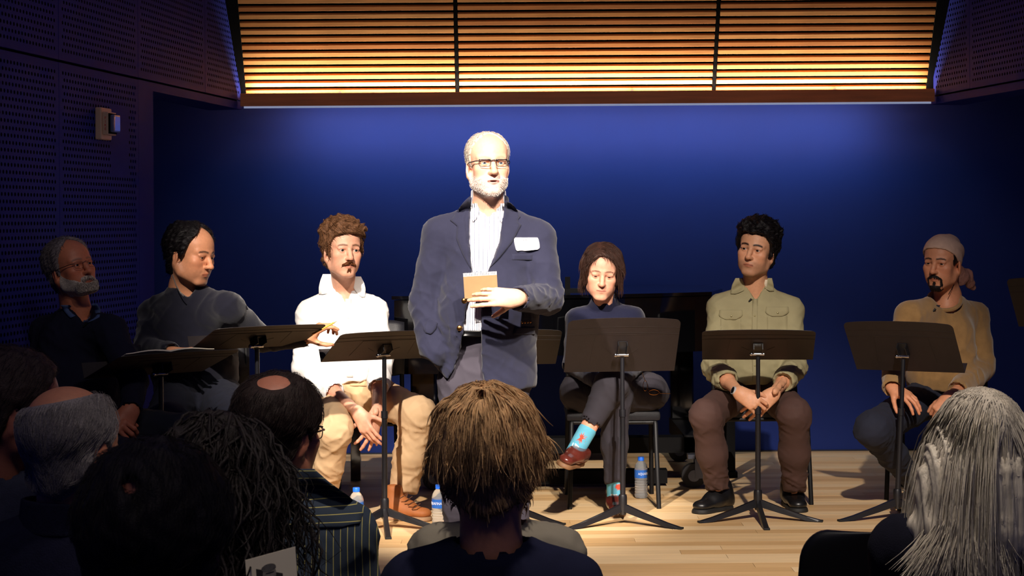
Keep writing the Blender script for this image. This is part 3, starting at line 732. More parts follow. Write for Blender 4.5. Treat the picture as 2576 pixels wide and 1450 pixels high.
def side_wall(name,fx,D0,D1,sgn,edges,lower):
    a=np.array((fx(D0),D0)); b=np.array((fx(D1),D1)); d=unit(b-a); nrm=np.array((d[1],-d[0]))*(1 if sgn>0 else -1)   # nrm points away from the stage
    nrm=np.array((-d[1],d[0])) if sgn<0 else np.array((d[1],-d[0]))
    back=MB()
    def slab(p,q,z0,z1,o0,o1): 
        back.prism([tuple(p+nrm*o0),tuple(q+nrm*o0),tuple(q+nrm*o1),tuple(p+nrm*o1)],z0,z1)
    slab(a,b,SEAM-0.0,4.2,0.03,0.2)
    pd=np.array((fx(lower),lower)) if lower else a
    if lower: slab(a,pd,AF,SEAM,0.03,0.2)
    w=back.build(name,M_void); w['kind']='structure'
    for i in range(len(edges)-1):
        p=np.array((fx(edges[i]),edges[i])); q=np.array((fx(edges[i+1]),edges[i+1])); W=np.linalg.norm(q-p)
        todo=[(SEAM+0.004,TOPZ-SEAM)]
        if lower and edges[i+1]<=lower+0.01: todo.append((0.10,SEAM-0.10-0.004))
        for z0,H in todo:
            V,F=perf(W,H,skip=(lambda x,z: 0.62<x<0.86 and 1.50<z<1.82) if (lower and z0<1 and i==len(edges)-4) else None)
            o=mk('panel',V,F,M_panel,w,smooth=False,world=False)
            if sgn<0: # left wall: local +x runs away from the camera, front faces the stage
                o.matrix_world=Matrix(((d[0],-nrm[0]*-1,0,p[0]),(d[1],nrm[1],0,p[1]),(0,0,1,z0),(0,0,0,1)))
            else:
                o.matrix_world=Matrix(((-d[0],nrm[0],0,q[0]),(-d[1],nrm[1],0,q[1]),(0,0,1,z0),(0,0,0,1)))
    # plain header under the panels and jamb at the opening
    hd=MB(); p0=np.array((fx(lower if lower else D0),lower if lower else D0))
    hd.prism([tuple(p0),tuple(b),tuple(b+nrm*0.2),tuple(p0+nrm*0.2)],SEAM-0.046,SEAM-0.004)
    if lower:
        p1=np.array((fx(lower+0.21),lower+0.21)); hd.prism([tuple(p0),tuple(p1),tuple(p1+nrm*0.2),tuple(p0+nrm*0.2)],-0.02,SEAM-0.046)
    hd.build('header',M_panel,w)
    return w
WL=side_wall('wall_left',xl,5.0,10.50,-1,[5.85,6.82,7.80,8.78,9.82,10.48],8.78)
WR=side_wall('wall_right',xr,5.0,10.50,1,[7.93,8.93,9.93,10.45],None)
# slatted timber canopy leaning out over the back wall
X0,X1=P(612,230,10.45)[0],P(2338,230,10.45)[0]
zb=P(1288,230,10.45)[2]; lean=math.tan(math.radians(31)); 
def canopy(dz): return 10.50-dz*lean
sc=empty('slat_canopy',(0,10.5,zb),'slatted timber canopy of horizontal oak strips leaning over the blue back wall','canopy')
sx=[X0,P(1150,230,10.45)[0],P(1798,230,10.45)[0],X1]
pitch=0.0405; sh=0.026; r=np.random.default_rng(11)
bars=[];
slm={}
for b in range(3):
    x0,x1=sx[b]+(0.012 if b else 0),sx[b+1]-(0.012 if b<2 else 0)
    for k in range(22):
        zc=zb+0.012+k*pitch; yc=canopy(k*pitch); key=(b,int(r.integers(0,3)))
        if key not in slm:
            o=MB().box((0,-0.011,-sh/2),(x1-x0,0.011,sh/2),bev=0.0015).build('slat',M_slat[key[1]],sc); slm[key]=o.data
        else:
            o=bpy.data.objects.new('slat',slm[key]); COL.objects.link(o); o.parent=sc
        o.rotation_euler=(math.radians(31),0,0); o.location=(x0,yc-10.5,zc-zb)
bk=MB(); 
Mx=Matrix.Translation((0,10.5,zb))@Matrix.Rotation(math.radians(31),4,'X')
bk.box((X0-0.005,0.05,-0.02),(X1+0.005,0.07,1.1),Mx)
bk.build('backing',M_void,sc,world=True)
for xx in sx: 
    MB().box((xx-0.010-(0.045 if xx==X0 else 0),0.004 if xx in sx[1:3] else -0.012,-0.02),(xx+0.010+(0.045 if xx==X1 else 0),0.045,1.1),Mx).build('divider',M_void,sc,world=True)
rl=P(605,235,10.40)[0]; rr_=P(2350,230,10.40)[0]
zr0,zr1=P(1288,263,10.40)[2],P(1288,231,10.40)[2]
MB().box((rl,10.385,zr0),(rr_,10.415,zr1),bev=0.003).build('rail',M_rail,sc,world=True)
MB().box((rl+0.02,10.415,zr0+0.004),(rr_-0.02,10.46,zr0+0.016)).build('trough',M_black,sc,world=True)
MB().box((rl+0.02,10.39,zr0-0.012),(rr_-0.02,10.40,zr0-0.001)).build('light_strip',mat('strip_white',(200,215,255),0.4,emit=0.32),sc,world=True)
for i,px in enumerate((855,1590,2100)):
    q=P(px,221,10.45); MB().box((q[0]-0.008,10.45,zr1-0.004),(q[0]+0.008,10.47,zr1+0.014)).build('clip',mat('clip_steel',(200,200,200),0.3,metal=1.0),sc,world=True)
bb=MB().box((-3.6,DW-0.012,0),(4.3,DW-0.001,0.008)).build('baseboard_back',mat('base_black',(16,18,40),0.5)); bb['kind']='structure'

# ------------------------------------------------------------------ music stands
M_desk=mat('stand_desk',(34,26,27),rough=0.55,var=0.12,vs=25,bump=0.12,bs=600,spec=0.4)
M_desk2=mat('stand_crease',(34,24,22),rough=0.6)
M_tube=mat('stand_tube',(20,20,25),rough=0.38,spec=0.6)
M_chrome=mat('chrome',(190,190,195),rough=0.18,metal=1.0)
M_grey=mat('tube_grey',(92,96,110),rough=0.35,metal=0.6)
def music_stand(cpx,cpy,D,t,theta,base,legs,label,post_r=0.0125,light=False):
    """cpx,cpy: desk centre in the photograph; t tilt back, theta turn; base = floor point"""
    c=P(cpx,cpy,D); th=math.radians(theta); tt=math.radians(t)
    wv=A(math.cos(th),math.sin(th),0); hor=A(math.sin(th),-math.cos(th),0); up=math.sin(tt)*hor+math.cos(tt)*A(0,0,1); nb=np.cross(wv,up); nb=nb if nb[1]<0 else -nb   # nb: towards the back of the desk
    o=empty('music_stand',(base[0],base[1],0),label,'music stand','black music stands on the stage')
    W,H=0.508,0.318; poly=[(-W/2,-H/2),(W/2,-H/2)]
    for cx_,a0 in ((W/2-0.028,0),(-(W/2-0.028),90)):
        for k in range(6):
            a=math.radians(a0+18*k); x=cx_+0.028*math.cos(a); z=H/2-0.040+0.028*math.sin(a); poly.append((x,z))
        if a0==0:
            for k in range(1,10): 
                x=(W/2-0.028)*(1-k/5); poly.append((x,H/2-0.012+0.012*(1-(x/(W/2))**2)))
    Mx=Matrix(((wv[0],up[0],nb[0],c[0]),(wv[1],up[1],nb[1],c[1]),(wv[2],up[2],nb[2],c[2]),(0,0,0,1)))
    MB().prism(poly,-0.001,0.0012,Mx).build('desk',M_desk,o,world=True)
    cr=MB()
    def line(x0,z0,x1,z1,w=0.0016):
        a=A(x0,z0);b=A(x1,z1);d=unit(b-a);n=A(-d[1],d[0])*w/2
        cr.prism([tuple(a-n),tuple(b-n),tuple(b+n),tuple(a+n)],0.0012,0.0022,Mx)
    for dz in (0.062,0.098):
        for k in range(8):
            x0=-W/2+W*k/8; x1=-W/2+W*(k+1)/8; f=lambda x: H/2-dz+0.010*(1-(2*x/W)**2); line(x0,f(x0),x1,f(x1))
    line(-0.125,0.062,0.125,0.062); line(-0.125,0.062,-0.14,-0.10); line(0.125,0.062,0.14,-0.10)
    for q in (-1,1): line(q*0.04,-0.055,q*0.075,-0.02)
    cr.build('crease',M_desk2,o,world=True)
    MB().box((-W/2,-H/2-0.0015,-0.062),(W/2,-H/2,0.0),Mx).build('ledge',M_desk,o,world=True)
    piv=c+up*(-0.035)+nb*0.030
    hz=MB(); 
    for q in (-1,1): hz.box((q*0.020-0.002,-0.052,0.0015),(q*0.020+0.002,0.022,0.034),Mx)
    hz.box((-0.022,-0.052,0.0015),(0.022,0.022,0.005),Mx); hz.build('bracket',M_tube,o,world=True)
    kb=MB(); kb.tube([piv-wv*0.028,piv+wv*0.028],0.0075,10); kb.ball(piv-wv*0.030,0.0095,10,6); kb.build('bolt',M_chrome,o,smooth=True,world=True)
    bz=A(base[0],base[1],0.085); top=piv+A(0,0,-0.012)
    mid=bz+(top-bz)*0.62
    MB().tube([mid-A(0,0,0.05),top],post_r*0.78,12).build('inner_tube',M_tube,o,smooth=True,world=True)
    MB().tube([bz,mid],post_r,14).build('shaft',M_grey if light else M_tube,o,smooth=True,world=True)
    MB().tube([mid-A(0,0,0.012),mid+A(0,0,0.02)],post_r*1.25,14).build('collar',M_tube,o,smooth=True,world=True)
    MB().lathe([(0.017,0.135),(0.0195,0.125),(0.0195,0.075),(0.015,0.045),(0.001,0.044)],(base[0],base[1],0),16).build('hub',M_tube,o,smooth=True,world=True)
    for ang in legs:
        a=math.radians(ang); d=A(math.cos(a),math.sin(a),0); n=A(-math.sin(a),math.cos(a),0); b=A(base[0],base[1],0)
        st=[(0.012,0.078,0.012,0.020),(0.10,0.050,0.012,0.016),(0.22,0.016,0.014,0.011),(0.285,0.005,0.014,0.005)]
        V=[];F=[]
        for rr,z,hw,hh in st:
            p=b+d*rr+A(0,0,z)
            V+= [p-n*hw-A(0,0,min(hh,z)),p+n*hw-A(0,0,min(hh,z)),p+n*hw*0.8+A(0,0,hh*0.7),p-n*hw*0.8+A(0,0,hh*0.7)]
        for k in range(3):
            for q in range(4): F.append((4*k+q,4*k+(q+1)%4,4*k+4+(q+1)%4,4*k+4+q))
        F+=[(3,2,1,0),(12,13,14,15)]
        lg=mk('leg',V,F,M_tube,o,smooth=False)
        MB().box((-0.010,-0.014,0),(0.010,0.014,0.009),Matrix.Translation(tuple(b+d*0.285))@Matrix.Rotation(a,4,'Z'),bev=0.002).build('foot',mat('rubber',(10,10,12),0.7),lg,world=True)
    return o
def fl_(px,D): return P(px,1300,D)*A(1,1,0)
def fl2(px,py): 
    D=floorD(px,py); return P(px,py,D)
S1=music_stand(412,915,6.93,71,40,fl_(410,7.0),[200,320,80],'music stand holding an open white booklet, leftmost on the stage',light=True)
S2=music_stand(652,848,7.75,70,32,fl_(650,7.8),[210,330,90],'music stand a man with a pencil leans over',light=True)
S3=music_stand(970,870,8.12,63,25,P(968,1318,8.19),[222,345,277],'music stand in front of the man in white shirt')
S4=music_stand(1268,874,8.36,56,6,P(1272,1312,8.36),[205,335,90],'music stand mostly hidden behind the standing speaker')
S5=music_stand(1565,868,8.24,37,5,P(1567,1308,8.25),[208,330,88],'upright music stand in front of the woman')
S6=music_stand(1907,868,8.33,61,-6,P(1907,1312,8.36),[197,343,270],'music stand in front of the man in olive shirt')
S7=music_stand(2272,872,8.36,41,-29,P(2258,1310,8.36),[195,315,75],'music stand in front of the man with headscarf')
S8=music_stand(2682,762,8.55,40,-32,P(2672,1300,8.55),[200,320,80],'music stand cut off by the right edge of the view')

# ------------------------------------------------------------------ chairs
M_vinyl=mat('chair_vinyl',(16,16,24),rough=0.55,var=0.15,bump=0.2,bs=260)
M_ctube=mat('chair_tube',(11,11,14),rough=0.55,spec=0.3)
def make_chair(x,y,rz,label,z=0.0,group='black stacking chairs on the stage'):
    o=empty('stacking_chair',(x,y,z),label,'chair',group,rz)
    def pad(lo,hi,bev): return MB().box(lo,hi,bev=bev)
    pad((-0.225,-0.22,0.415),(0.225,0.20,0.462),0.018).build('seat',M_vinyl,o,smooth=True)
    bk=MB(); n=9
    V=[];F=[]
    for i in range(n):
        u=-1+2*i/(n-1); yy=0.222-0.022*(u*u)+0.012
        for zz,dy in ((0.60,0.0),(0.61,-0.012),(0.86,0.032),(0.88,0.046),(0.88,0.056),(0.86,0.066),(0.62,0.024),(0.60,0.012)):
            k=1-0.08*abs(u)**6; V.append((0.215*u,yy+dy,0.74+(zz-0.74)*k))
    for i in range(n-1):
        for k in range(8): F.append((i*8+k,(i+1)*8+k,(i+1)*8+(k+1)%8,i*8+(k+1)%8))
    F.append(tuple(range(8))); F.append(tuple((n-1)*8+k for k in range(7,-1,-1)))
    mk('backrest',V,F,M_vinyl,o,smooth=True,world=False)
    for q in (-1,1):
        MB().tube([(q*0.195,-0.185,0.425),(q*0.20,-0.21,0.40),(q*0.212,-0.235,0.0)],0.0115,10).build('leg',M_ctube,o,smooth=True)
        MB().tube([(q*0.20,0.245,0.80),(q*0.205,0.205,0.52),(q*0.207,0.185,0.42),(q*0.213,0.235,0.0)],0.0115,10).build('leg',M_ctube,o,smooth=True)
    fr=MB()
    for q in (-1,1): fr.tube([(q*0.20,-0.20,0.408),(q*0.205,0.19,0.408)],0.0105,8)
    fr.tube([(-0.20,-0.20,0.408),(0.20,-0.20,0.408)],0.0105,8); fr.tube([(-0.2,0.19,0.408),(0.2,0.19,0.408)],0.0105,8)
    fr.build('frame',M_ctube,o,smooth=True)
    return o
chair0=None
def chair(x,y,deg,label,z=0.0,group='black stacking chairs on the stage'):
    global chair0
    if chair0 is None: chair0=make_chair(x,y,math.radians(deg),label,z,group); return chair0
    c=chair0.copy(); COL.objects.link(c); c.location=(x,y,z); c.rotation_euler=(0,0,math.radians(deg)); c['label']=label; c['group']=group
    for ch in chair0.children:
        d=ch.copy(); COL.objects.link(d); d.parent=c
    return c

# ------------------------------------------------------------------ water bottles
M_clear=mat('bottle_clear',(244,247,250),rough=0.03,var=0.0,trans=0.82); M_clear.node_tree.nodes['Principled BSDF'].inputs['IOR'].default_value=1.12
M_label=mat('label_blue',(40,100,190),rough=0.35,var=0.15,vs=60)
M_cap=mat('cap_blue',(35,110,235),rough=0.4)
M_white=mat('print_white',(235,238,242),rough=0.5,var=0.0)
FONT=None
def text_mesh(s,size,ext=0.0004):
    c=bpy.data.curves.new('t','FONT'); c.body=s; c.size=size; c.extrude=ext; c.align_x='CENTER'; c.align_y='CENTER'; c.resolution_u=3
    o=bpy.data.objects.new('t',c); COL.objects.link(o); bpy.context.view_layer.update()
    m=bpy.data.meshes.new_from_object(o.evaluated_get(bpy.context.evaluated_depsgraph_get())); bpy.data.objects.remove(o)
    bm=bmesh.new(); bm.from_mesh(m); bmesh.ops.triangulate(bm,faces=bm.faces); bm.verts.ensure_lookup_table()
    V=np.array([v.co[:] for v in bm.verts]); F=[tuple(v.index for v in f.verts) for f in bm.faces]; bm.free(); bpy.data.meshes.remove(m); return V,F
def bottle(x,y,ang,label):
    o=empty('water_bottle',(x,y,0),label,'bottle','clear plastic water bottles on the stage floor')
    r=0.0325; prof=[(0.012,0.004),(0.022,0.0),(0.029,0.003),(r,0.014)]
    for k in range(6): 
        z=0.020+k*0.0125; prof+=[(r,z),(r-0.0022,z+0.004),(r-0.0022,z+0.007),(r,z+0.0105)]
    prof+=[(r,0.100),(r-0.0008,0.102),(r-0.0008,0.140),(r,0.142),(r-0.0005,0.150),(0.0285,0.163),(0.021,0.176),(0.0135,0.184),(0.0125,0.189)]
    MB().lathe(prof,seg=28).build('bottle_body',M_clear,o,smooth=True)
    rl_=r+0.0004; lb=MB(); n=36
    for k in range(n):
        a0=2*math.pi*k/n; a1=2*math.pi*(k+1)/n
        lb.add([(rl_*math.cos(a0),rl_*math.sin(a0),0.102),(rl_*math.cos(a1),rl_*math.sin(a1),0.102),(rl_*math.cos(a1),rl_*math.sin(a1),0.141),(rl_*math.cos(a0),rl_*math.sin(a0),0.141)],[(0,1,2,3)])
    L=lb.build('label',M_label,o,smooth=True)
    V,F=text_mesh('AQUAFINA',0.0135)
    th=math.radians(ang)+V[:,0]/rl_; rad=rl_+0.0004+V[:,2]
    mk('lettering',np.stack([rad*np.cos(th),rad*np.sin(th),0.1225+V[:,1]*1.25],1),F,M_white,L,smooth=False,world=False)
    cp=[]; 
    MB().lathe([(0.001,0.1855),(0.0158,0.1855),(0.0158,0.2015),(0.0148,0.2035),(0.001,0.2040)],seg=26).build('cap',M_cap,o,smooth=True)
    return o
q=P(1105,1335,8.124); bottle(q[0],q[1],-125,'water bottle beside the tan boot, left of the blond audience head')
q=P(1613,1254,9.03); bottle(q[0],q[1],-60,'water bottle on the floor beside the woman\'s chair')
q=P(897,1331,8.05); bottle(q[0],q[1],-100,'water bottle half hidden by the striped shirt shoulder')

# ------------------------------------------------------------------ grand piano on a truck, bench
M_lac=mat('piano_lacquer',(5,5,7),rough=0.08,var=0.0,coat=0.6,spec=0.6)
M_matte=mat('truck_black',(6,6,9),rough=0.7,spec=0.2)
pz=empty('grand_piano',(0.2,9.85,0),'black lacquered grand piano with closed lid pushed against the blue wall','piano')
# plan: keyboard end at the left (-x), straight side towards the wall, bentside and tail to the right
xL=P(1000,735,9.62)[0]; xR=P(1835,735,9.62)[0]
def plan(g=0.0):
    y0,y1=9.34-g,10.74+g; pts=[(xL-g,y0),(xL+0.62,y0)]
    for k in range(13):
        t=k/12; x=xL+0.62+(xR-xL-0.62)*t; y=y0+0.30*sst(np.array(t),0,1)*(t)+(0.42 if t>0.9 else 0)*((t-0.9)/0.1)**2; pts.append((x+g*(t>0.95),float(y)))
    pts+=[(xR+g,10.25),(xR-0.05+g,10.60),(xR-0.22,y1),(xL-g,y1)]; return pts
zT=P(1600,738,9.5)[2]
MB().prism(plan(0.0),zT-0.31,zT-0.022).build('case',M_lac,pz,world=True)
MB().prism(plan(0.012),zT-0.018,zT).build('lid',M_lac,pz,world=True)
MB().box((xL-0.02,9.34,zT-0.40),(xL+0.5,10.74,zT-0.31)).build('keybed',M_lac,pz,world=True)
q=P(1428,718,9.9); md=MB(); md.box((q[0]-0.014,q[1],zT),(q[0]+0.014,q[1]+0.02,zT+0.075)); md.box((q[0]-0.05,q[1]-0.05,zT),(q[0]+0.09,q[1]+0.06,zT+0.012)); md.build('lid_stop',M_matte,pz,world=True)
q=P(1023,790,9.55); ck=MB(); ck.tube([P(1025,842,9.55),P(1025,800,9.55),P(1028,780,9.55),P(1028,754,9.55)],[0.018,0.014,0.018,0.02],10); ck.build('cheek_post',M_lac,pz,smooth=True,world=True)
kb=MB(); kb.ball(P(1028,752,9.54),0.016,10,6); kb.tube([P(1024,772,9.54),P(1016,772,9.54)],0.004,8); kb.ball(P(1015,772,9.54),0.006,8,6); kb.build('knob',M_chrome,pz,smooth=True,world=True)
for (lx,ly) in ((xL+0.14,9.50),(xL+0.14,10.55),(xR-0.20,10.25)):
    MB().box((lx-0.065,ly-0.065,0.26),(lx+0.065,ly+0.065,zT-0.31),bev=0.01).build('leg',M_lac,pz,world=True)
tk=MB(); tk.box((xL+0.05,9.44,0.17),(xR-0.05,9.56,0.25)); tk.box((xL+0.08,9.44,0.17),(xL+0.20,10.62,0.26)); tk.box((xR-0.26,9.44,0.17),(xR-0.14,10.35,0.26)); tk.box((xL+0.2,9.42,0.015),(xR-0.35,9.50,0.085)); tk.build('truck',M_matte,pz,world=True)
for (wx,wy) in ((P(1743,1140,9.4)[0],9.38),(xL+0.2,9.36),(xL+0.2,10.5),(xR-0.2,10.4)):
    wo=MB().tube([(wx-0.0,wy-0.025,0.062),(wx,wy+0.025,0.062)],0.062,24).build('wheel',mat('tyre',(26,26,30),0.7),pz,smooth=True,world=True)
    MB().tube([(wx,wy-0.03,0.062),(wx,wy+0.03,0.062)],0.030,16).build('wheel_hub',M_grey,wo,smooth=True,world=True)
    fk=MB(); fk.box((wx+0.005,wy-0.036,0.05),(wx+0.05,wy-0.030,0.17)); fk.box((wx+0.005,wy+0.030,0.05),(wx+0.05,wy+0.036,0.17)); fk.box((wx-0.03,wy-0.036,0.15),(wx+0.06,wy+0.036,0.172)); fk.build('fork',M_grey,pz,world=True)
lx=P(1832,1100,9.75)[0]
pl=MB(); pl.box((lx-0.045,9.72,0.0),(lx+0.045,9.80,0.03)); pl.box((lx-0.03,9.735,0.03),(lx+0.035,9.785,0.42)); pl.build('end_post',M_matte,pz,world=True)
q=P(868,1140,9.7)
bn=empty('piano_bench',(q[0]-0.2,9.65,0),'black piano bench with square legs behind the man in white shirt','bench')
MB().box((q[0]-0.55,9.38,0.40),(q[0]+0.10,9.75,0.47),bev=0.02).build('seat',M_vinyl,bn,smooth=True,world=True)
fr=MB(); fr.box((q[0]-0.50,9.41,0.33),(q[0]+0.06,9.72,0.40)); fr.build('apron',M_lac,bn,world=True)
for bx,by in ((q[0]-0.02,9.40),(q[0]+0.055,9.73),(q[0]-0.50,9.40),(q[0]-0.47,9.73)): MB().box((bx-0.026,by-0.026,0),(bx+0.026,by+0.026,0.40)).build('leg',M_lac,bn,world=True)

# ------------------------------------------------------------------ fire alarm on the left wall
D0=8.28; a=A(xl(D0),D0); dd=unit(A(xl(9)-xl(8),1.0)); nn=A(dd[1],-dd[0])   # nn: out of the wall towards the stage
cz=P(275,312,D0)[2]
fa=empty('fire_alarm',(a[0],a[1],cz),'beige fire alarm strobe with red FIRE lettering on the perforated wall','alarm')
Mf=Matrix(((dd[0],nn[0],0,a[0]),(dd[1],nn[1],0,a[1]),(0,0,1,cz),(0,0,0,1)))
M_beige=mat('alarm_beige',(196,164,140),rough=0.5,var=0.05)
MB().box((-0.066,0.0,-0.072),(0.066,0.030,0.072),Mf,bev=0.006).build('back_box',M_beige,fa,world=True)
MB().box((-0.052,0.030,-0.052),(0.052,0.056,0.052),Mf,bev=0.003).build('faceplate',M_beige,fa,world=True)
MB().box((-0.048,0.056,-0.046),(0.048,0.060,0.046),Mf).build('gasket',M_void,fa,world=True)
MB().box((-0.040,0.060,-0.040),(0.040,0.082,0.040),Mf,bev=0.008).build('lens',mat('strobe_lens',(120,130,170),rough=0.12,trans=0.5,var=0),fa,world=True)
MB().box((-0.03,0.061,-0.022),(0.03,0.068,0.022),Mf).build('reflector',M_chrome,fa,world=True)
for i,chh in enumerate('FIRE'):
    V,F=text_mesh(chh,0.017)
    # letters run down the near side of the faceplate
    W=np.array([np.array(Mf@Vector((-0.0525-v[2],0.0435+v[0],0.024-0.0165*i+v[1]))) for v in V]); mk('lettering',W,F,mat('print_red',(190,40,35),0.5),fa,smooth=False)
# booklet on the first stand
bk=empty('booklet',P(350,882,7.0),'open white booklet lying on the leftmost music stand','booklet')
th=math.radians(40); c=P(372,888,7.0); wv=A(math.cos(th),math.sin(th),0); hor=A(math.sin(th),-math.cos(th),0); tt=math.radians(71); up=math.sin(tt)*hor+math.cos(tt)*A(0,0,1); nf=np.cross(up,wv); nf=nf if nf[2]>0 else -nf
c0=P(412,915,6.93)-nf*0.0+nf*0.004
for q,kk in ((-1,0.0),(1,0.0)):
    V=[];F=[]
    for i in range(7):
        u=i/6; z=0.022*math.sin(math.pi*min(1,u*1.1))*(1-u*0.35)
        for v in (-0.11,0.145):
            for tck in (0,0.006*(1-u*0.6)):
                V.append(c0+wv*(-0.045+q*u*0.185)+up*v+nf*(0.003+z*0.4+tck))
    for i in range(6):
        b=i*4
        F+=[(b+1,b+3,b+7,b+5),(b,b+4,b+6,b+2),(b,b+1,b+5,b+4),(b+2,b+6,b+7,b+3)]
    F+=[(0,2,3,1),(24,25,27,26)]
    mk('page',V,F,mat('paper',(240,228,205),0.7,var=0.03),bk,smooth=False)

# ------------------------------------------------------------------ people on the stage
K_=np.array
def J_(**k): return {a:P(*b) for a,b in k.items()}
M_leather=mat('shoe_leather_black',(16,16,18),rough=0.35,var=0.2,vs=40)
M_sole=mat('sole_black',(18,17,17),rough=0.7)
M_lav=mat('lapel_mic',(6,6,8),rough=0.6)
def lav(o,px,py,bvh):
    c=surf(px,py,bvh,0.006)
    if c is not None: MB().tube([c+A(-0.006,0,-0.006),c+A(0.007,0,0.007)],[0.0035,0.0055],8).build('lapel_microphone',M_lav,o,smooth=True,world=True)
def beard_tf(T,zc=-0.05,side=-0.02,mo=True):
    def f(X):
        x,y,z=X[...,0],X[...,1],X[...,2]
        ang=np.degrees(np.arctan2(np.abs(x),-y)); top=np.interp(ang,[0,22,40,70,95],[-0.083,-0.074,-0.052,-0.030,0.0])
        m=sst(top-z,-0.006,0.006)*sst(100-ang,0,12)*sst(z,-0.128,-0.115)
        if mo: m=np.maximum(m,0.9*sst(-np.abs(z+0.0555+0.25*np.abs(x)),-0.0125,-0.005)*sst(-np.abs(x),-0.036,-0.028)*sst(-y,0.07,0.08))
        Tv=T*(0.35+0.65*sst(-z,0.055,0.095)); nz=np.sin(x*420+3*np.sin(z*200))*np.sin(z*300+2*np.sin(x*150))
        Tv=Tv*(1-0.93*sst(ang,18,46))
        return Tv*m*(1+0.18*nz)-0.004*(1-m)
    return f
def moust_tf(T,drop=0.0,goatee=0.0,patch=True):
    def f(X):
        x,y,z=X[...,0],X[...,1],X[...,2]; ax=np.abs(x)
        zc=-0.0555-0.30*ax-9*drop*np.maximum(ax-0.016,0); hw=0.0075-0.12*np.maximum(ax-0.012,0)
        m=sst(hw-np.abs(z-zc),-0.002,0.003)*sst(0.031+drop*0.2-ax,-0.002,0.004)*sst(-y,0.07,0.078)
        if patch: m=np.maximum(m,0.8*sst(0.0075-ax,-0.002,0.003)*sst(0.009-np.abs(z+0.087),-0.002,0.004)*sst(-y,0.07,0.078))
        if goatee: m=np.maximum(m,goatee*sst(0.027-ax,-0.004,0.006)*sst(-0.097-z,-0.003,0.004)*sst(-y,0.02,0.04)); m=np.maximum(m,0.9*goatee*sst(0.006-np.abs(ax-0.030),-0.003,0.003)*sst(-z,0.062,0.075)*sst(z,-0.11,-0.10)*sst(-y,0.05,0.06)) if goatee else m
        return T*m-0.004*(1-m)
    return f
dn=lambda X: np.tile(np.array((0,-0.1,-1.0)),(len(X),1))
swirl=lambda X: np.stack([X[:,0]*6,np.where(X[:,1]>0.0,0.6,-0.5)+0*X[:,0],-0.9*np.ones(len(X))],1)

# ---- standing speaker
D4=7.45
J=J_(nb=(1229,522,7.52),SL=(1108,592,7.52),SR=(1352,600,7.52),EL=(1070,762,7.50),WL=(1092,888,7.42),ER=(1378,752,7.44),WR=(1304,752,7.17),ch=(1229,650,7.52),ws=(1222,800,7.50),pv=(1218,930,7.52),HL=(1166,965,7.52),HR=(1270,965,7.52),KL=(1163,1175,7.50),KR=(1272,1175,7.50),AL=(1158,1345,7.54),AR=(1292,1340,7.46))
p4=empty('person',(J['pv'][0],7.5,0),'standing man in navy blazer and striped shirt holding a small notebook','person')
mj=mat('blazer_navy',(37,38,58),rough=0.85,var=0.05,vs=60,bump=0.12,bs=700,sheen=0.15,spec=0.2)
ms=mat('shirt_striped',(236,234,238),rough=0.8,var=0.02,stripes=('X',0.0088,0.20,(40,46,96)))
mt=mat('trousers_grey',(64,59,70),rough=0.85,var=0.05,bump=0.1,bs=600)
s=Sdf(); torso(s,J,W=(0.178,0.172,0.178),depth=0.66,sh=0.05,neck=0.05,belly=0.02)
s.rc(J['nb']+A(0,0.06,0.12),J['nb']-A(0,0,0.14),0.0635,0.0635,0.003,sub=True)
pxcut(s,[(430,1216,1236),(525,1214,1238),(548,1228,1231)],7.2,7.55,0.003)
pxhem(s,[(900,843),(1600,840)])
_,V,Q=garment(p4,'shirt',s,0.0092,ms,(0.0022,60,3)); bS=bvh_of(V,Q)
_,cv,cq=ring_collar(p4,J['nb']+A(0,0.005,0.0),(0,-0.10,1),0.077,0.072,0.064,ms,[(400,1216,1247),(505,1208,1252),(538,1228,1231),(560,1229,1230)],7.2,7.50,tilt=(0,0.28,1))
for rows in ([(512,1187,1203),(530,1184,1207),(552,1188,1197),(558,1189,1191)],[(512,1252,1271),(532,1248,1274),(556,1258,1268),(561,1262,1266)]):
    add_patch(p4,'collar_point',rows,bS,0.010,0.004,ms,6,8)
MB().ball(surf(1231,566,bS,0.001),(0.004,0.002,0.004),10,6).build('shirt_button',mat('button_white',(230,228,220),0.3),p4,smooth=True,world=True)
s=Sdf(); torso(s,J,W=(0.202,0.198,0.205),depth=0.68,sh=0.064,neck=0.062,k=0.055,belly=0.02)
s.rc(J['pv'],J['pv']-A(0,0,0.10),0.205,0.208,0.04,flat=((0,1,0),0.74))
arm(s,J['SL'],J['EL'],J['WL'],(0.073,0.070,0.068,0.060)); arm(s,J['SR'],J['ER'],J['WR'],(0.073,0.068,0.066,0.050))
s.rc(J['nb']+A(0,0.06,0.14),J['nb']-A(0,0,0.16),0.080,0.084,0.004,sub=True)
pxcut(s,[(440,1186,1270),(520,1183,1270),(600,1181,1262),(680,1187,1228),(740,1184,1212),(772,1173,1211),(830,1166,1211),(890,1156,1211),(930,1142,1212),(958,1126,1217),(978,1090,1236),(990,1080,1252)],7.0,7.50,0.004)
pxhem(s,[(1040,892),(1085,908),(1124,954),(1160,958),(1210,960),(1240,980),(1280,986),(1356,974),(1400,968)])
s.rc(J['WR']+unit(J['WR']-J['ER'])*0.03,J['WR']+unit(J['WR']-J['ER'])*0.005,0.05,0.040,0.003,sub=True)
def mk4(V):
    px,py=proj(V); return 0.35+0.9*np.exp(-((px-1075)**2+(py-770)**2)/(2*55**2))+0.6*np.exp(-((px-1385)**2+(py-735)**2)/(2*45**2))+0.5*np.exp(-((px-1110)**2+(py-900)**2)/(2*50**2))
ob,V,Q=garment(p4,'blazer',s,0.0078,mj,(0.013,34,14),dirs=[(0.4,0,1),(0.8,0.2,0.6),(-0.5,0.2,1)],mask=mk4); bJ=bvh_of(V,Q)
